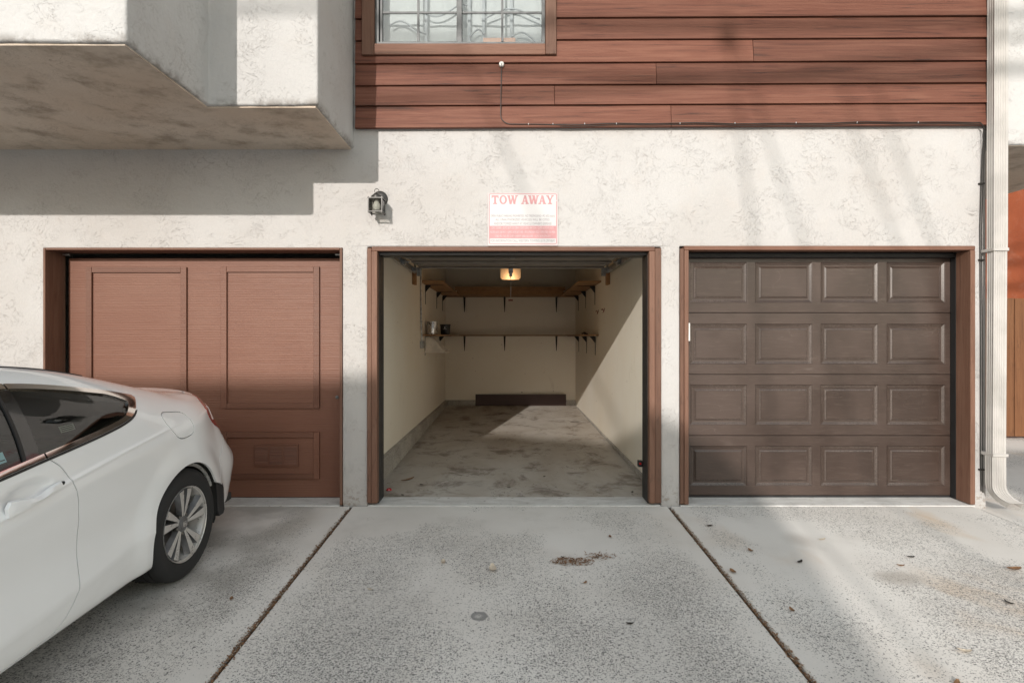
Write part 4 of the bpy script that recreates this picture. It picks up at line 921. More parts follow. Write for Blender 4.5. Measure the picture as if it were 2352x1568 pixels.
# control net: rows run from the nose round the side to the tail, columns from the sill up to the roof centre line (u forward of rear axle, w half width, z)
def side(u, **kw):
    d = {0: (.78, .20), 1: (.882, .21), 2: (.918, .35), 3: (.902, .53), 4: (.906, .70)}
    d.update({int(k[1:]): v for k, v in kw.items()})
    return [(u, d[k][0], d[k][1]) for k in range(13)]
NET = [
 [(3.66,0,.20),(3.75,0,.22),(3.79,0,.36),(3.79,0,.50),(3.77,0,.60),(3.74,0,.66),(3.72,0,.69),(3.63,0,.735),(3.55,0,.77),(3.48,0,.79),(3.43,0,.80),(3.39,0,.808),(3.36,0,.812)],
 [(3.6,.40,.20),(3.68,.45,.22),(3.72,.45,.36),(3.72,.45,.50),(3.70,.44,.60),(3.67,.43,.66),(3.65,.42,.69),(3.57,.39,.735),(3.5,.35,.77),(3.44,.30,.79),(3.40,.23,.80),(3.37,.12,.808),(3.35,0,.81)],
 [(3.35,.70,.20),(3.42,.78,.22),(3.45,.79,.36),(3.45,.79,.50),(3.43,.77,.60),(3.41,.74,.66),(3.40,.725,.69),(3.35,.67,.755),(3.32,.59,.795),(3.28,.49,.82),(3.25,.37,.835),(3.22,.20,.845),(3.20,0,.85)],
 side(3.10, k4=(.89,.64), k5=(.885,.68), k6=(.87,.715), k7=(.80,.81), k8=(.70,.86), k9=(.58,.885), k10=(.44,.90), k11=(.23,.91), k12=(0,.915)),
 side(2.74, k5=(.905,.72), k6=(.895,.75), k7=(.85,.86), k8=(.745,.93), k9=(.60,.965), k10=(.46,.985), k11=(.24,.997), k12=(0,1.0)),
 side(2.30, k5=(.908,.73), k6=(.897,.76), k7=(.86,.895), k8=(.735,1.02), k9=(.60,1.10), k10=(.46,1.14), k11=(.24,1.165), k12=(0,1.17)),
 side(1.90, k5=(.91,.74), k6=(.897,.775), k7=(.866,.915), k8=(.745,1.11), k9=(.60,1.275), k10=(.46,1.32), k11=(.24,1.345), k12=(0,1.352)),
 side(1.50, k2=(.92,.335), k5=(.912,.765), k6=(.897,.80), k7=(.868,.935), k8=(.76,1.145), k9=(.61,1.34), k10=(.465,1.385), k11=(.24,1.408), k12=(0,1.415)),
 side(1.10, k2=(.92,.345), k5=(.912,.81), k6=(.895,.845), k7=(.867,.962), k8=(.765,1.155), k9=(.615,1.345), k10=(.47,1.39), k11=(.24,1.415), k12=(0,1.422)),
 side(0.80, k2=(.92,.37), k5=(.91,.85), k6=(.893,.88), k7=(.863,.985), k8=(.765,1.15), k9=(.615,1.318), k10=(.47,1.365), k11=(.24,1.392), k12=(0,1.40)),
 side(0.50, k2=(.92,.405), k5=(.905,.882), k6=(.887,.91), k7=(.85,1.01), k8=(.765,1.145), k9=(.615,1.273), k10=(.47,1.315), k11=(.24,1.338), k12=(0,1.345)),
 side(0.25, k2=(.92,.415), k3=(.908,.55), k4=(.908,.72), k5=(.897,.902), k6=(.88,.93), k7=(.84,1.03), k8=(.765,1.13), k9=(.615,1.218), k10=(.47,1.25), k11=(.24,1.268), k12=(0,1.275)),
 side(0.0, k2=(.917,.415), k3=(.908,.55), k4=(.905,.73), k5=(.888,.917), k6=(.87,.945), k7=(.82,1.03), k8=(.735,1.10), k9=(.62,1.15), k10=(.46,1.172), k11=(.23,1.185), k12=(0,1.19)),
 side(-0.25, k0=(.78,.22), k1=(.865,.23), k2=(.895,.40), k3=(.897,.55), k4=(.892,.74), k5=(.872,.925), k6=(.855,.95), k7=(.795,1.015), k8=(.715,1.052), k9=(.62,1.08), k10=(.45,1.096), k11=(.23,1.104), k12=(0,1.107)),
 [(-.45,.74,.23),(-.47,.85,.245),(-.47,.872,.40),(-.46,.868,.55),(-.45,.845,.745),(-.45,.80,.935),(-.45,.785,.955),(-.45,.735,1.0),(-.45,.68,1.033),(-.45,.60,1.052),(-.45,.42,1.066),(-.45,.22,1.072),(-.45,0,1.075)],
 [(-.58,.70,.235),(-.63,.80,.245),(-.68,.825,.39),(-.69,.83,.545),(-.62,.79,.755),(-.58,.725,.93),(-.575,.71,.955),(-.57,.675,.995),(-.565,.63,1.022),(-.56,.55,1.042),(-.555,.40,1.054),(-.55,.20,1.059),(-.55,0,1.061)],
 [(-.72,.60,.24),(-.79,.69,.25),(-.85,.725,.385),(-.865,.74,.545),(-.755,.66,.755),(-.69,.62,.93),(-.68,.605,.965),(-.665,.585,1.0),(-.65,.55,1.028),(-.635,.48,1.044),(-.62,.36,1.054),(-.61,.18,1.058),(-.61,0,1.06)],
 [(-.82,.35,.24),(-.91,.38,.25),(-.98,.40,.385),(-1.0,.41,.545),(-.86,.37,.755),(-.80,.36,.93),(-.79,.355,.975),(-.775,.35,1.01),(-.755,.335,1.036),(-.72,.30,1.048),(-.69,.24,1.054),(-.67,.12,1.056),(-.665,0,1.057)],
 [(-.85,0,.24),(-.95,0,.25),(-1.03,0,.385),(-1.05,0,.545),(-.90,0,.755),(-.84,0,.93),(-.83,0,.98),(-.815,0,1.016),(-.79,0,1.04),(-.75,0,1.05),(-.72,0,1.054),(-.70,0,1.056),(-.69,0,1.057)]]
NET = np.array(NET, float)
NET[4:13, 3, 1] -= 0.006
def hermite(A, t, ts, first, last, crease=()):
    # interpolate A (n,...) at knots t, sampled at ts; first/last: phantom neighbours
    T = np.concatenate([[t[0] - (t[1] - t[0])], t, [t[-1] + (t[-1] - t[-2])]]); X = np.concatenate([first[None], A, last[None]])
    d = np.diff(T); S = np.diff(X, axis=0) / d.reshape((-1,) + (1,) * (A.ndim - 1))
    w0 = d[1:] / (d[1:] + d[:-1]); w0 = w0.reshape((-1,) + (1,) * (A.ndim - 1)); Mn = S[:-1] * w0 + S[1:] * (1 - w0)
    ML = Mn.copy(); MR = Mn.copy()
    for c in crease: ML[c] = S[c] * 0.8 + Mn[c] * 0.2; MR[c] = S[c + 1] * 0.8 + Mn[c] * 0.2
    out = []
    for x in ts:
        i = min(max(np.searchsorted(t, x, side='right') - 1, 0), len(t) - 2); h = t[i + 1] - t[i]; q = (x - t[i]) / h
        out.append((2*q**3 - 3*q**2 + 1) * A[i] + (q**3 - 2*q**2 + q) * h * MR[i] + (-2*q**3 + 3*q**2) * A[i+1] + (q**3 - q**2) * h * ML[i+1])
    return np.array(out)
mir = np.array([1, -1, 1.0])
ch = np.linalg.norm(np.diff(NET, axis=0), axis=2).mean(1); ts_ = np.concatenate([[0], np.cumsum(ch)])
ss = np.concatenate([np.linspace(ts_[i], ts_[i + 1], 12, endpoint=False) for i in range(len(ts_) - 1)] + [[ts_[-1]]])
G = hermite(NET, ts_, ss, NET[1] * mir, NET[-2] * mir)
chr_ = np.sqrt(np.linalg.norm(np.diff(NET, axis=1), axis=2).mean(0)); tr_ = np.concatenate([[0], np.cumsum(chr_)])
nsub = [max(3, int(round(l * l / d))) for l, d in zip(chr_, (.02, .02, .017, .017, .0085, .005, .012, .017, .017, .02, .03, .03))]
sr = np.concatenate([np.linspace(tr_[i], tr_[i + 1], nsub[i], endpoint=False) for i in range(len(tr_) - 1)] + [[tr_[-1]]])
ridx = np.concatenate([np.linspace(i, i + 1, nsub[i], endpoint=False) for i in range(len(tr_) - 1)] + [[12.0]])
Gt = np.swapaxes(G, 0, 1)
G = np.swapaxes(hermite(Gt, tr_, sr, 2 * Gt[0] - Gt[1], Gt[-2] * mir, (2,)), 0, 1)
G[:, -1, 1] = 0; G[0, :, 1] = 0; G[-1, :, 1] = 0
def smooth01(x): x = np.clip(x, 0, 1); return x * x * (3 - 2 * x)
ARCH_R = 0.362
for uc in (0.0, 2.74):      # flared lips round the wheel arches
    d = np.hypot(G[..., 0] - uc + 0.01, G[..., 2] - 0.325)
    G[..., 1] += 0.016 * smooth01((0.52 - d) / 0.13) * (G[..., 1] > 0.6) * smooth01((0.95 - G[..., 2]) / 0.2)
# fine groove along the character line
zc = np.interp(G[..., 0], [-.6, -.291, .053, .541, .86, 1.256, 1.9, 2.6], [.945, .941, .922, .878, .842, .786, .742, .722]); dd = G[..., 2] - zc
G[..., 1] -= 0.006 * np.where(dd > 0, smooth01(1 - dd / 0.016), smooth01(1 + dd / 0.045)) * (G[..., 1] > 0.6) * smooth01((G[..., 0] + .38) / .15) * smooth01((2.6 - G[..., 0]) / .3)
# scooped door handle recess
e = ((G[..., 0] - 1.065) / 0.125) ** 2 + ((G[..., 2] - 0.868 - 0.05 * (1.065 - G[..., 0])) / 0.046) ** 2
G[..., 1] -= 0.020 * smooth01((1 - e) / 0.8) * (G[..., 1] > 0.6)
ns, nr = G.shape[:2]
du = np.gradient(G, axis=0); dv = np.gradient(G, axis=1); NRM = np.cross(du, dv); NRM /= np.maximum(np.linalg.norm(NRM, axis=2, keepdims=True), 1e-9)
FLIP = NRM[ns // 2, 20, 1] > 0
if not FLIP: NRM = -NRM
RR = np.broadcast_to(ridx[None, :], (ns, nr)); IX = np.arange(ns * nr).reshape(ns, nr)
BASE = np.concatenate([G.reshape(-1, 3), NRM.reshape(-1, 3), RR.reshape(-1, 1)], axis=1)
BF = [[IX[i, j], IX[i, j + 1], IX[i + 1, j + 1], IX[i + 1, j]] for i in range(ns - 1) for j in range(nr - 1)]
if FLIP: BF = [f[::-1] for f in BF]
def clip(A, F, g):
    A = list(A); g = list(g); out = []; cache = {}
    def cut(a, b):
        k = (a, b) if a < b else (b, a)
        if k not in cache:
            t = g[a] / (g[a] - g[b]); v = A[a] + (A[b] - A[a]) * t; cache[k] = len(A); A.append(v); g.append(0.0)
        return cache[k]
    for f in F:
        ins = [g[i] <= 0 for i in f]
        if all(ins): out.append(f); continue
        if not any(ins): continue
        q = []
        for a, b in zip(f, f[1:] + f[:1]):
            if g[a] <= 0: q.append(a)
            if (g[a] <= 0) != (g[b] <= 0): q.append(cut(a, b))
        qq = [v for i, v in enumerate(q) if v != q[i - 1]]
        if len(qq) > 2: out.append(qq)
    used = sorted({i for f in out for i in f}); mp = {o: n for n, o in enumerate(used)}
    return np.array([A[i] for i in used]).reshape(-1, 7), [[mp[i] for i in f] for f in out]
def sdp(P, x, y):
    P = np.array(P, float); d = np.full(x.shape, 1e9); inside = np.zeros(x.shape, bool)
    for a, b in zip(P, np.roll(P, -1, axis=0)):
        e = b - a; px, py = x - a[0], y - a[1]; t = np.clip((px * e[0] + py * e[1]) / max(e @ e, 1e-12), 0, 1)
        d = np.minimum(d, np.hypot(px - e[0] * t, py - e[1] * t))
        c = (a[1] > y) != (b[1] > y)
        with np.errstate(divide='ignore', invalid='ignore'):
            inside ^= c & (x < (b[0] - a[0]) * (y - a[1]) / (b[1] - a[1] + 1e-15) + a[0])
    return np.where(inside, -d, d)
def spl(P, n=6):
    P = [np.array(p, float) for p in P]; m = len(P); out = []
    for i in range(m):
        a, b, c, d = P[i - 1], P[i], P[(i + 1) % m], P[(i + 2) % m]
        for k in range(n):
            t = k / n; out.append(0.5 * ((2 * b) + (-a + c) * t + (2*a - 5*b + 4*c - d) * t*t + (-a + 3*b - 3*c + d) * t**3))
    return out
DLO = spl([(.228,1.138),(.30,1.163),(.413,1.196),(.669,1.254),(.894,1.291),(1.2,1.318),(1.5,1.312),(1.8,1.255),(2.1,1.125),(2.32,.985),(2.37,.925),(2.28,.903),(1.9,.915),(1.5,.935),(1.2,.955),(.933,.978),(.606,1.005),(.43,1.027),(.335,1.055),(.265,1.105),(.232,1.128)])
DOOR = [(.95,1.1),(.948,.985),(.925,.962),(.895,.932),(.872,.89),(.856,.845),(.845,.80),(.835,.75),(.832,.66),(.838,.56),(.847,.46),(.858,.37),(.885,.32),(.93,.268),(.975,.24),(1.02,.230),(2.05,.225),(2.20,.25),(2.30,.36),(2.35,.5),(2.37,.7),(2.37,.85),(2.36,.93),(2.3,1.1)]
FUEL = spl([(.125,1.012),(.02,1.008),(-.075,.985),(-.112,.93),(-.108,.865),(-.05,.848),(.03,.852),(.085,.895)])
TAIL = [(-.57,1.02),(-.465,.992),(-.405,.955),(-.385,.925),(-.425,.88),(-.51,.82),(-.64,.758),(-1.2,.758),(-1.2,1.0),(-.75,1.012)]
BUMP = [(-.66,.752),(-.56,.675),(-.475,.615),(-.455,.585),(-.47,.55),(-.44,.50),(-.37,.44),(-.36,.30),(-.36,0),(-1.4,0),(-1.4,.752)]
TRUNK = [(-.19,-1),(-.19,.585),(-.215,.625),(-.25,.635),(-.50,.602),(-.565,.575),(-.62,.52),(-.70,.36),(-.72,.2),(-.73,-1)]
REARG = [(.60,-1),(.58,.40),(.50,.475),(.2,.52),(-.10,.545),(-.165,.52),(-.18,.3),(-.185,-1)]
SCREEN = [(1.72,-1),(1.74,.40),(1.80,.48),(2.1,.535),(2.42,.575),(2.50,.5),(2.56,.3),(2.58,-1)]
HOOD = [(2.64,-1),(2.62,.62),(2.70,.70),(3.2,.60),(3.42,.42),(3.46,-1)]
FLAPCUT = [(-.2, -.2), (-.2, .55), (-.33, .475), (-.40, .452), (-.455, .42), (-.485, .32), (-.51, .22), (-.56, -.2)]
HEADL = [(3.70,.60),(3.40,.57),(3.12,.64),(2.98,.76),(3.1,.775),(3.4,.735),(3.62,.70)]
FBUMP = [(3.13,0),(3.13,.56),(3.40,.56),(3.72,.585),(4,.6),(4,0)]
def fields(A):
    u, w, z, r = A[:, 0], A[:, 1], A[:, 2], A[:, 6]
    top_ = lambda d, lim: np.maximum(d, (lim - r) * 0.1)
    out = dict(dlo=np.maximum(sdp(DLO, u, z), 0.54 - w), door=np.maximum(sdp(DOOR, u, z), 0.54 - w), fuel=np.maximum(sdp(FUEL, u, z), 0.6 - w), tail=np.maximum(sdp(TAIL, u, z), 0.33 - w),
        bump=np.maximum(sdp(BUMP, u, z), u + 0.3), trunk=top_(sdp(TRUNK, u, w), 7.3), rearg=top_(sdp(REARG, u, w), 8.6), screen=top_(sdp(SCREEN, u, w), 8.2), hood=top_(sdp(HOOD, u, w), 7.6),
        head=np.maximum(sdp(HEADL, u, z), 0.34 - w), fb=sdp(FBUMP, u, z),
        arch=np.minimum(np.minimum(np.hypot(u + 0.005, z - 0.325), np.hypot(u - 2.74, z - 0.325)) - ARCH_R, np.maximum(sdp(FLAPCUT, u, z), 0.66 - w)))
    return out
def region(A, F, gs):
    for g in gs:
        A, F = clip(A, F, g(fields(A)))
        if not F: break
    return A, F
def panel(name, gs, m, parent=car, off=0.0, skirt=0.012, both=True, sidesel=0, src=None):
    A, F = src if src is not None else region(BASE, BF, gs)
    parts = []
    P = A[:, :3] + A[:, 3:6] * off; N = A[:, 3:6]; F = [list(f) for f in F]
    n = len(P); cnt = {}
    for f in F:
        for a, b in zip(f, f[1:] + f[:1]): cnt[(a, b)] = 1
    if skirt:
        bd = [(a, b) for (a, b) in cnt if (b, a) not in cnt and not (abs(P[a][1]) < 1e-4 and abs(P[b][1]) < 1e-4)]
        ids = sorted({i for e in bd for i in e}); mp = {v: n + k for k, v in enumerate(ids)}
        P = np.concatenate([P, P[ids] - N[ids] * skirt]); N = np.concatenate([N, N[ids]])
        SF = [[b, a, mp[a], mp[b]] for a, b in bd]
    else: SF = []
    V, FF, NN = P, F + SF, N
    def emit_(V, FF, NN, nF):
        me = bpy.data.meshes.new(name); me.from_pydata([tuple(v) for v in V], [], FF); me.polygons.foreach_set('use_smooth', [True] * len(me.polygons))
        ln_ = []
        for pi, p in enumerate(me.polygons):
            for vi in p.vertices: ln_.append(tuple(NN[vi]) if pi not in nF else tuple(p.normal))
        me.normals_split_custom_set(ln_)
        return link(name, me, m, parent)
    def mirror(V, FF, NN): return V * mir, [f[::-1] for f in FF], NN * mir
    if both == 'join':
        V2, F2, N2 = mirror(V, FF, NN); k = len(V); nF = set(range(len(F), len(FF))) | set(range(len(FF) + len(F), 2 * len(FF)))
        return [emit_(np.concatenate([V, V2]), FF + [[i + k for i in f] for f in F2], np.concatenate([NN, N2]), nF)]
    nF = set(range(len(F), len(FF)))
    res = [emit_(V, FF, NN, nF)]
    if both: V2, F2, N2 = mirror(V, FF, NN); res.append(emit_(V2, F2, N2, nF))
    return res
GP = 0.0028
outside = [lambda f, k=k: GP - f[k] for k in ('door', 'fuel', 'tail', 'bump', 'trunk', 'rearg', 'screen', 'hood', 'head', 'fb')]
body = panel('body', [lambda f: -f['dlo'], lambda f: -f['arch']] + outside, 'car_paint', both='join')[0]
doors = panel('door', [lambda f: f['door'] + GP, lambda f: -f['dlo'], lambda f: -f['arch'] + 0.0], 'car_paint')
fuel = panel('fuel_door', [lambda f: f['fuel'] + 0.0022], 'car_paint', both=False)
mA, mF = region(BASE, BF, [lambda f: f['fuel'] - 0.004]); mA = mA * np.array([1, -1, 1, 1, -1, 1, 1.0]); panel('quarter_patch', None, 'car_paint', both=False, skirt=0, src=(mA, [f[::-1] for f in mF]))
panel('rear_bumper', [lambda f: f['bump'] + GP, lambda f: -f['arch'], lambda f: GP - f['tail']], 'car_paint', both='join')
panel('trunk_lid', [lambda f: f['trunk'] + GP, lambda f: GP - f['rearg'], lambda f: GP - f['tail']], 'car_paint', both='join')
panel('tail_lamp', [lambda f: f['tail'] + 0.002, lambda f: GP - f['trunk']], 'lamp_red', off=0.002)
panel('hood', [lambda f: f['hood'] + GP, lambda f: GP - f['head'], lambda f: GP - f['screen']], 'car_paint', both='join')
panel('front_bumper', [lambda f: f['fb'] + GP, lambda f: -f['arch'], lambda f: GP - f['head'], lambda f: GP - f['hood']], 'car_paint', both='join')
panel('headlight', [lambda f: f['head'] + 0.002], 'lamp_clear', off=0.001)
panel('rear_glass', [lambda f: f['rearg'] + 0.004], 'car_glass', both='join', off=-0.003, skirt=0)
panel('windscreen', [lambda f: f['screen'] + 0.004], 'car_glass', both='join', off=-0.003, skirt=0)
# side glass, chrome surround and black pillar
def ins(A): return 0.022 + 0.030 * smooth01((0.43 - A[:, 0]) / 0.17)
def reg2(gs):
    A, F = BASE, BF
    for g in gs: A, F = clip(A, F, g(A, fields(A)))
    return A, F
q_edge = lambda A: A[:, 0] - (.893 + (1.272 - A[:, 2]) * .245)       # rear edge of the pillar: quarter glass lies where this is < 0
d_edge = lambda A: (.968 + (1.274 - A[:, 2]) * .26) - A[:, 0]
chA = reg2([lambda A, f: f['dlo'] + 0.0005, lambda A, f: -(f['dlo'] + ins(A))])
split_ = lambda A: np.where(A[:, 2] > 1.12, A[:, 0] - .912, A[:, 0] - .945)
for g1 in (lambda A: split_(A) + 0.004, lambda A: -split_(A) + 0.004):
    A2, F2 = clip(chA[0], chA[1], g1(chA[0])); panel('chrome_trim', None, 'chrome', off=0.004, skirt=0.012, src=(A2, F2))
glassA = reg2([lambda A, f: f['dlo'] + ins(A) + 0.0005])
A2, F2 = clip(*glassA, q_edge(glassA[0])); qg = panel('quarter_window', None, 'car_glass', off=-0.006, skirt=0, src=(A2, F2))
A2, F2 = clip(*glassA, d_edge(glassA[0])); dg = panel('door_window', None, 'car_glass', off=-0.008, skirt=0, src=(A2, F2))
A2, F2 = clip(*glassA, -q_edge(glassA[0]) + 0.003); A2, F2 = clip(A2, F2, -d_edge(A2) + 0.012); panel('pillar', None, 'pillar_gloss', off=-0.003, src=(A2, F2))
A2, F2 = clip(*glassA, -d_edge(glassA[0]) - 0.003 + 0.0); A2, F2 = clip(A2, F2, d_edge(A2) - 0.011); panel('window_seal', None, 'black_rubber', off=-0.001, src=(A2, F2))
belt = reg2([lambda A, f: f['dlo'] - 0.011, lambda A, f: -(f['dlo'] - 0.0008), lambda A, f: A[:, 2] - 1.07]); panel('belt_seal', None, 'black_rubber', off=0.002, skirt=0.006, src=belt)
# dark inner shell behind the panel gaps, floor and wheel wells
panel('inner_shell', [lambda f: -f['dlo'] - 0.045, lambda f: -f['arch'], lambda f: -f['rearg'] - 0.05, lambda f: -f['screen'] - 0.05], 'cabin_dark', off=-0.022, skirt=0, both='join')
fp = MB().box(-0.85, 3.6, -0.74, 0.74, 0.19, 0.24).build('floor_pan', 'cabin_dark', car)
for uc in (0.0, 2.74):
    for s in (1, -1):
        m = MB(); n = 26; V = []
        for k in range(n + 1):
            a = math.radians(-25 + 230 * k / n); cu_, cz = uc + 0.375 * math.cos(a), 0.325 + 0.375 * math.sin(a)
            V += [(cu_, s * 0.885 if False else s * 0.880, max(cz, 0.2)), (cu_, s * 0.55, max(cz, 0.2))]
        m.V = V + [(uc, s * 0.55, 0.325)]; m.F = [[2 * k, 2 * k + 2, 2 * k + 3, 2 * k + 1] for k in range(n)] + [[2 * k + 1, 2 * k + 3, len(V)] for k in range(n)]
        m.build('wheel_well', 'cabin_dark', car, smooth=True, fix=False)
# wheels
def ring(m, prof, uc, w0, n=64, zc=0.327):   # lathe about the axle; prof (radius, lateral)
    V = []; F = []; k_ = len(prof)
    for r, l in prof:
        for k in range(n):
            a = 2 * math.pi * k / n; V.append((uc + r * math.cos(a), w0 + l, zc + r * math.sin(a)))
    for i in range(k_ - 1):
        for k in range(n): F.append([i * n + k, i * n + (k + 1) % n, (i + 1) * n + (k + 1) % n, (i + 1) * n + k])
    return m.add(V, F)
def wheel():
    t = ring(MB(), [(.222, -.012), (.228, -.004), (.236, -.001), (.246, .0), (.262, .004), (.280, .006), (.296, .002), (.310, -.008), (.320, -.020), (.3255, -.034),
        (.3270, -.060), (.318, -.062), (.318, -.070), (.3275, -.072), (.328, -.105), (.318, -.107), (.318, -.116), (.328, -.118), (.3275, -.150), (.318, -.152), (.318, -.160), (.3265, -.162), (.3255, -.190), (.31, -.212), (.28, -.226), (.24, -.222)], 0, 0)
    tyre = t.build('tyre', 'tyre_rubber', None, smooth=True)
    lug = MB()
    for k in range(58):
        a = 2 * math.pi * k / 58
        for l0, l1, sk in ((-.026, -.058, 0.03), (-.166, -.198, -0.03)):
            P = []
            for (l, da, r) in ((l0, 0, .3222), (l1, sk, .3285), (l1, sk + .055, .3285), (l0, .055, .3222)):
                P.append((r * math.cos(a + da), l, r * math.sin(a + da) + .327))
            Q = [(x * 0.985, l, (z - .327) * 0.985 + .327) for x, l, z in P]
            lug.add(P + Q, [(0, 1, 2, 3), (0, 4, 5, 1), (1, 5, 6, 2), (2, 6, 7, 3), (3, 7, 4, 0)])
    lug = lug.build('tread_blocks', 'tyre_rubber', tyre); lug['kind'] = 'stuff'
    rim = ring(MB(), [(.2175, -.006), (.2215, -.003), (.2215, -.012), (.212, -.016), (.206, -.040), (.196, -.075), (.192, -.20)], 0, 0).build('rim', 'alloy', tyre, smooth=True)
    ring(MB(), [(.19, -.12), (.19, -.16), (.02, -.16)], 0, 0).build('drum', 'cabin_dark', tyre, smooth=True)
    ring(MB(), [(.0005, -.095), (.135, -.095), (.14, -.098), (.14, -.11)], 0, 0).build('brake_disc', 'brake_steel', tyre, smooth=True)
    # five twisted pairs of blades
    for i in range(5):
        for s in (-1, 1):
            c0 = 2 * math.pi * i / 5 + math.pi / 2 + 0.10; 
            a_in, a_out = c0 + s * 0.20 + 0.05, c0 + s * 0.235 - 0.02
            def pt(r, a, l): return (r * math.cos(a), l, r * math.sin(a) + .327)
            sec = []
            for r, hw, l, t_ in ((.040, .009, -.026, 0), (.075, .0135, -.022, .3), (.13, .0205, -.017, .7), (.18, .027, -.014, .92), (.207, .031, -.013, 1)):
                a = a_in + (a_out - a_in) * t_; dw = hw / r
                sec.append((r, a, dw, l))
            fm = MB(); sm_ = MB()
            for q in range(len(sec)):
                r, a, dw, l = sec[q]
                k1, k2 = (0.98, 0.55) if s > 0 else (0.55, 0.98)
                fm.V += [pt(r, a - dw * k1, l), pt(r, a + dw * k2, l - 0.001)]
                sm_.V += [pt(r, a - dw * k1, l - .0002), pt(r, a - dw * 1.15, l - .030), pt(r, a + dw * 1.15, l - .030), pt(r, a + dw * k2, l - .0012)]
            for q in range(len(sec) - 1):
                fm.F.append([2 * q, 2 * q + 1, 2 * q + 3, 2 * q + 2])
                for e in range(3): sm_.F.append([4 * q + e, 4 * q + e + 1, 4 * q + 5 + e, 4 * q + 4 + e])
            sp = sm_.build('spoke', 'alloy_dark', tyre, fix=False); fm.build('spoke_face', 'alloy', sp, fix=False)
    hub = ring(MB(), [(.05, -.04), (.05, -.028), (.046, -.024), (.033, -.022), (.032, -.018), (.028, -.0165), (.0005, -.016)], 0, 0, 32).build('hub', 'alloy_dark', tyre, smooth=True)
    for i in range(5):
        a = 2 * math.pi * i / 5 - math.pi / 2 + 0.10; m = MB()
        V = []; n = 6
        for l, r in ((-.05, .0105), (-.026, .0105), (-.024, .007)):
            for k in range(n): b = 2 * math.pi * k / n; V.append((.057 * math.cos(a) + r * math.cos(b), l, .327 + .057 * math.sin(a) + r * math.sin(b)))
        m.add(V, [[q * n + k, q * n + (k + 1) % n, (q + 1) * n + (k + 1) % n, (q + 1) * n + k] for q in range(2) for k in range(n)] + [[2 * n + k for k in range(n)]]); m.build('lug_nut', 'brake_steel', hub)
    # H emblem inside a rounded frame on the cap
    em = MB()
    em.box(-.0115, -.0065, -.016, -.0135, .327 - .012, .327 + .012); em.box(.0065, .0115, -.016, -.0134, .327 - .012, .327 + .012); em.box(-.0064, .0064, -.016, -.0136, .327 - .0025, .327 + .0025)
    V = []
    for x, z in rrect(-.0175, .0175, -.0155, .0155, .006): V += [(x, -.0138, z + .327), (x * .86, -.0138, z * .86 + .327)]
    k = len(V) // 2; em.add(V, [[2 * i, (2 * i + 2) % (2 * k), (2 * i + 3) % (2 * k), 2 * i + 1] for i in range(k)]); em.build('emblem', 'alloy', hub)
    return tyre
w0 = wheel()
def place(o, u, s):
    o.parent = car; o.name = 'wheel'
    o.matrix_local = Matrix.Translation((u, 0.903 * s, 0)) if s > 0 else (Matrix.Translation((u, -0.903, 0)) @ Matrix.Rotation(math.pi, 4, 'Z'))
ws = [w0] + [copy_tree(w0) for _ in range(3)]
for o, (u, s) in zip(ws, ((0, 1), (2.74, 1), (0, -1), (2.74, -1))): place(o, u, s)
# mud flap, arch lip, handle, roof moulding, reflector in the lamp
for s in (1, -1):
    m = MB(); P = [(-.375, .455), (-.455, .435), (-.470, .40), (-.475, .245), (-.46, .222), (-.405, .222), (-.385, .26)]
    m.prism([(a, b) for a, b in P], s * 0.70, s * 0.884); m.build('mud_flap', 'black_rubber', car, bevel=0.004)
    m = MB(); m.tube([(-0.005 + 0.350 * math.cos(a), s * 0.868, 0.325 + 0.350 * math.sin(a)) for a in [math.radians(90 + 68 * k / 12) for k in range(13)]], 0.011, 6); m.build('arch_lip', 'bare_metal', car, smooth=True)
    hm = MB()
    N_ = 16; prof = []
    for k in range(N_ + 1):
        t = k / N_; u = 1.188 - 0.262 * t
        zl = .806 + .036 * t; zu = zl + (.060 - .043 * smooth01(np.array(t * 1.5)) + .014 * smooth01(np.array((t - .55) / .3))) ; zu = float(zu)
        if k == 0: zu = zl + .040
        b = 0.012 * math.sin(math.pi * min(1, t * 1.1 + 0.02)) ** 0.6
        prof.append((u, zl, zu, 0.9155, b))
    for u, zl, zu, w, b in prof:
        hm.V += [(u, s * (w - .012), zl), (u, s * (w + b * .8), zl + .004), (u, s * (w + b), (zl + zu) / 2), (u, s * (w + b * .5 - .004), zu - .003), (u, s * (w - .016), zu)]
    for k in range(N_):
        for e in range(4): hm.F.append([5 * k + e, 5 * k + 5 + e, 5 * k + 6 + e, 5 * k + 1 + e])
    hm.F += [[0, 1, 2, 3, 4], [5 * N_ + e for e in range(5)][::-1]]
    hd = hm.build('door_handle', 'car_paint', doors[0 if s > 0 else 1], smooth=True)
    lk = MB(); lk.tube([(.918, s * .905, .864), (.918, s * .9125, .864)], .008, 10); lk.build('lock', 'black_plastic', doors[0 if s > 0 else 1])
j10 = int(np.argmin(np.abs(ridx - 9.75)))
for s in (1, -1):
    pts = [(G[i, j10, 0], s * G[i, j10, 1], G[i, j10, 2] + 0.001) for i in range(ns) if 0.28 < G[i, j10, 0] < 1.75]
    MB().tube(pts, 0.0045, 6).build('roof_moulding', 'black_rubber', car, smooth=True)
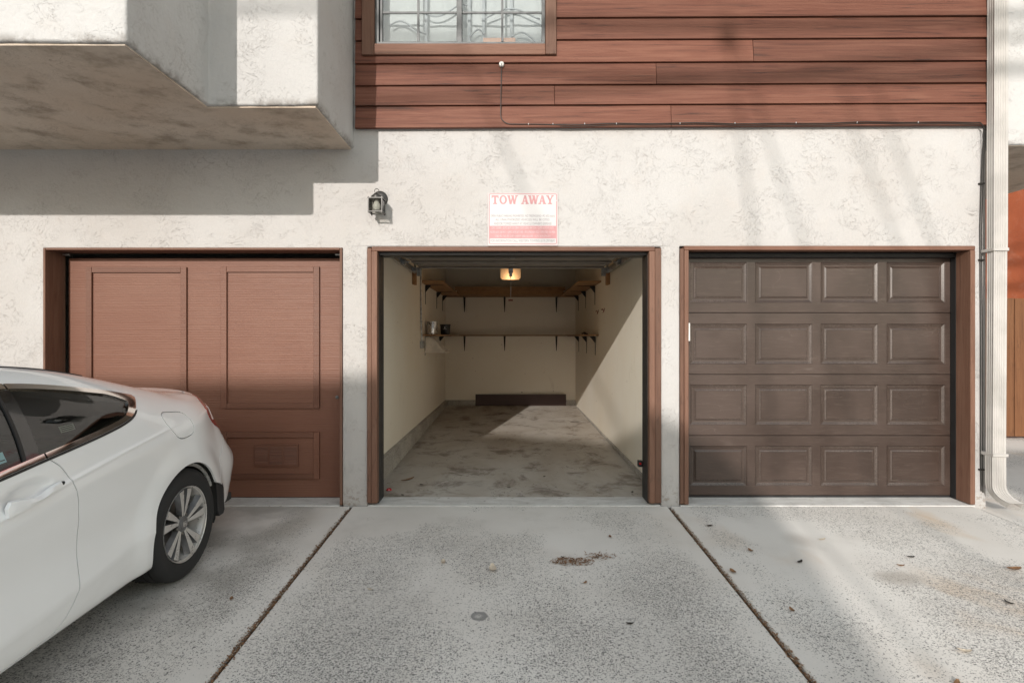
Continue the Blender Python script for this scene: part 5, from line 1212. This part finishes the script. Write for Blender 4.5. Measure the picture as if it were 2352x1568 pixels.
# reversing lens set into the tail lamp, window stickers
A2, F2 = reg2([lambda A, f: f['tail'] + 0.02, lambda A, f: -(A[:, 2] - .86), lambda A, f: A[:, 2] - .955, lambda A, f: A[:, 0] + .50, lambda A, f: -(A[:, 0] + .60)])
if F2: panel('reflector', None, 'lamp_clear', off=0.005, src=(A2, F2))
def stick(u0, u1, z0, z1, mt, w, tilt, parent, marks=0):
    o = MB(); dz = (u0 - u1) * tilt
    def p(a, b, d): 
        z = z0 + (z1 - z0) * b + dz * a; return (u0 + (u1 - u0) * a, w - (z - z0) * 0.42 - d, z)
    o.add([p(0, 0, 0), p(1, 0, 0), p(1, 1, 0), p(0, 1, 0)], [(0, 1, 2, 3)]); st = o.build('sticker', mt, parent, fix=False)
    for k in range(marks):
        b = 0.2 + 0.55 * k / max(1, marks - 1)
        MB().add([p(.1, b, -.001), p(.9, b, -.001), p(.9, b + .1, -.001), p(.1, b + .1, -.001)], [(0, 1, 2, 3)]).build('print_line', 'alu_frame', st, fix=False)
stick(.80, .715, 1.055, 1.083, 'sticker', .813, .0, qg[0], 3)
stick(1.155, 1.105, 1.005, 1.045, 'sticker_teal', .842, .05, dg[0], 1); stick(1.21, 1.165, .995, 1.015, 'sticker', .846, .05, dg[0])
# seats seen through the glass
def seat(u, w, wd, z0=0.5, z1=0.98, name='seat', hr=True):
    m = MB(); m.box(u - .10, u + .06, w - wd / 2, w + wd / 2, z0, z1, .04); m.box(u + .061, u + .52, w - wd / 2, w + wd / 2, z0 - .15, z0 + .06, .04)
    m.V = [(x - (z - z0) * .28 * (1 if x < u + .061 else 0), y, z) for x, y, z in m.V]
    s_ = m.build(name, 'seat_fabric', car, bevel=0.02, smooth=True)
    if hr:
        h = MB().box(u - .27, u - .17, w - .13, w + .13, z1 + .03, z1 + .19, .03); h.build('headrest', 'seat_fabric', s_, bevel=0.012, smooth=True)
seat(1.35, .37, .5); seat(1.35, -.37, .5); seat(.52, 0, 1.15, .48, .92, 'rear_seat', False)
B('parcel_shelf', 'cabin_dark', car, -.15, .36, -.62, .62, .93, .95); B('dashboard', 'cabin_dark', car, 2.05, 2.55, -.70, .70, .55, .93, c=.05)
sw = MB().tube([(1.92 + .06 * math.sin(a), .37 + .18 * math.cos(a), .86 + .17 * math.sin(a)) for a in [2 * math.pi * k / 24 for k in range(25)]], .014, 8, False); sw.build('steering_wheel', 'black_plastic', car, smooth=True)
for s in (1, -1):
    mm = MB().box(2.10, 2.24, s * .93 if s > 0 else -1.09, 1.09 if s > 0 else -.93, .95, 1.09, .03); mr_ = mm.build('mirror', 'car_paint', car, bevel=.015, smooth=True)
    B('mirror_arm', 'black_plastic', mr_, 2.13, 2.20, s * .84 if s > 0 else -.935, .935 if s > 0 else -.84, .94, .98)

# ------------------------------------------------------------------ debris
def leaf(name, x, y, l, w, m, label, group, rot=None, z=None, curl=0.25):
    a = random.random() * 6.28 if rot is None else rot; zb = zg(y) if z is None else z
    V = []; F = []; n = 5
    for i in range(n + 1):
        t = i / n; ww = w * math.sin(math.pi * (0.06 + 0.88 * t)) ** 0.8 / 2; h = 0.003 + curl * l * (2 * t - 1) ** 2 * (0.5 + 0.5 * random.random())
        for s, dz in ((-1, 0.35 * ww), (0, 0), (1, 0.35 * ww)): V.append(((t - .5) * l, s * ww, h + dz))
    for i in range(n):
        for k in (0, 1): F.append([3 * i + k, 3 * i + 3 + k, 3 * i + 4 + k, 3 * i + 1 + k])
    c, s_ = math.cos(a), math.sin(a)
    o = MB(); o.V = [(x + p * c - q * s_, y + p * s_ + q * c, zb + h + 0.001) for p, q, h in V]; o.F = F
    ob = o.build(name, m, None, smooth='all', fix=False); top(ob, label, 'leaf' if 'leaf' in name else 'twig', group); return ob
LV = 'dry leaves on the driveway'
for (x, y, l, m) in ((1.62, 3.72, .05, 'leaf_brown'), (1.38, 3.42, .06, 'leaf_brown'), (1.52, 2.98, .045, 'leaf_brown'), (1.93, 2.39, .05, 'leaf_brown'), (2.47, 3.50, .045, 'leaf_brown'), (2.62, 3.62, .05, 'leaf_dark'),
        (2.75, 3.05, .05, 'leaf_dark'), (3.14, 3.45, .09, 'leaf_brown'), (1.86, 3.55, .05, 'leaf_dark'), (0.72, 3.95, .04, 'leaf_brown'), (-.42, 3.55, .06, 'leaf_pale'), (-.1, 3.45, .09, 'leaf_pale'), (1.50, 4.15, .05, 'leaf_dark'), (0.35, 3.62, .03, 'leaf_dark'),
        (.45, 3.28, .035, 'leaf_brown'), (2.15, 2.62, .06, 'leaf_pale'), (-1.55, 3.10, .04, 'leaf_brown'), (2.2, 3.9, .05, 'leaf_pale'), (0.62, 2.85, .04, 'leaf_dark'), (-.8, 3.2, .035, 'leaf_pale')):
    col = {'leaf_brown': 'brown', 'leaf_pale': 'pale', 'leaf_dark': 'dark'}[m]
    slab = 'car slab' if x < -1.3 else 'slab before the open garage' if x < 1.32 else 'slab before the panelled door'
    sz_ = 'long' if l > .07 else 'tiny' if l < .042 else 'small'
    leaf('dry_leaf', x, y, l, l * .5, m, '%s curled %s dry leaf lying on the %s' % (sz_, col, slab), LV + ', %s %s, %s' % (sz_, col, slab))
top_l = leaf('dry_leaf', -.98, 5.38, .17, .035, 'leaf_brown', 'long curled brown leaf on the garage floor inside the doorway', None, 0.9, 0.006, .12)
rf = MB().lathe([(.0005, .0), (.028, .004), (.022, .018), (.0005, .024)], (-1.085, 5.02, 0.006), 'z', 7, False).build('red_wrapper', 'red_foil'); top(rf, 'crumpled red foil wrapper on the garage floor beside the door frame', 'wrapper')
for (x, y) in ((-.93, 4.86), (-.82, 5.2), (0.0, 5.1), (.35, 5.5), (.62, 5.9), (1.1, 4.95)):
    leaf('dry_leaf', x, y, .035, .022, 'leaf_dark', 'tiny dark leaf scrap on the concrete garage floor', 'dark leaf scraps in the garage', None, 0.006)
# heap of shredded leaves
pile = MB()
for i in range(330):
    r_ = random.random() ** .6; a = random.random() * 6.28
    x = .405 + .145 * r_ * math.cos(a); y = 3.56 + .06 * r_ * math.sin(a)
    if random.random() < .25: x = .60 + .05 * random.gauss(0, 1); y = 3.63 + .025 * random.gauss(0, 1)
    l = .012 + .03 * random.random(); w = .003 + .006 * random.random(); b = random.random() * 6.28; h = .002 + .022 * (1 - r_) * random.random(); t = random.gauss(0, .3)
    c, s = math.cos(b), math.sin(b)
    pile.add([(x + p * c - q * s, y + p * s + q * c, zg(y) + h + abs(p * t) + .001) for p, q in ((-l / 2, 0), (0, -w / 2), (l / 2, 0), (0, w / 2))], [(0, 1, 2, 3)])
pile = pile.build('leaf_litter', 'leaf_brown', fix=False); tag(pile, 'little heap of shredded brown leaf litter on the middle driveway slab', 'leaf litter', None, 'stuff')
for i, X in enumerate((-1.30, 1.32)):
    for nm, mt, cnt, lw in (('joint_litter', 'leaf_brown', 2200, .006), ('joint_chips', 'leaf_pale', 150, .006)):
        d = MB()
        for k in range(cnt):
            y = 4.5 - 5.5 * random.random(); x = X + random.gauss(0, .009 if nm == 'joint_litter' else .014); l = .008 + .022 * random.random(); w = lw * (.5 + random.random()); b = random.gauss(1.57, .7)
            c, s = math.cos(b), math.sin(b); h = -.005 + .009 * random.random() if abs(x - X) < .011 else .002
            d.add([(x + p * c - q * s, y + p * s + q * c, zg(y) + h) for p, q in ((-l / 2, 0), (0, -w / 2), (l / 2, 0), (0, w / 2))], [(0, 1, 2, 3)])
        d = d.build(nm, mt, fix=False); tag(d, '%s in the %s driveway joint' % ('brown leaf crumbs' if nm == 'joint_litter' else 'pale straw bits', 'car side' if i == 0 else 'panelled door side'), 'litter', None, 'stuff')
straw = MB()
for k in range(130):
    x = -1.8 + 5.4 * random.random(); y = 1.9 + 2.5 * random.random(); l = .01 + .03 * random.random() ** 2; w = .002; b = random.random() * 6.28; c, s = math.cos(b), math.sin(b)
    straw.add([(x + p * c - q * s, y + p * s + q * c, zg(y) + .002) for p, q in ((-l / 2, 0), (0, -w / 2), (l / 2, 0), (0, w / 2))], [(0, 1, 2, 3)])
straw = straw.build('straw_bits', 'leaf_pale', fix=False); tag(straw, 'scattered pale straw bits on the driveway', 'litter', None, 'stuff')
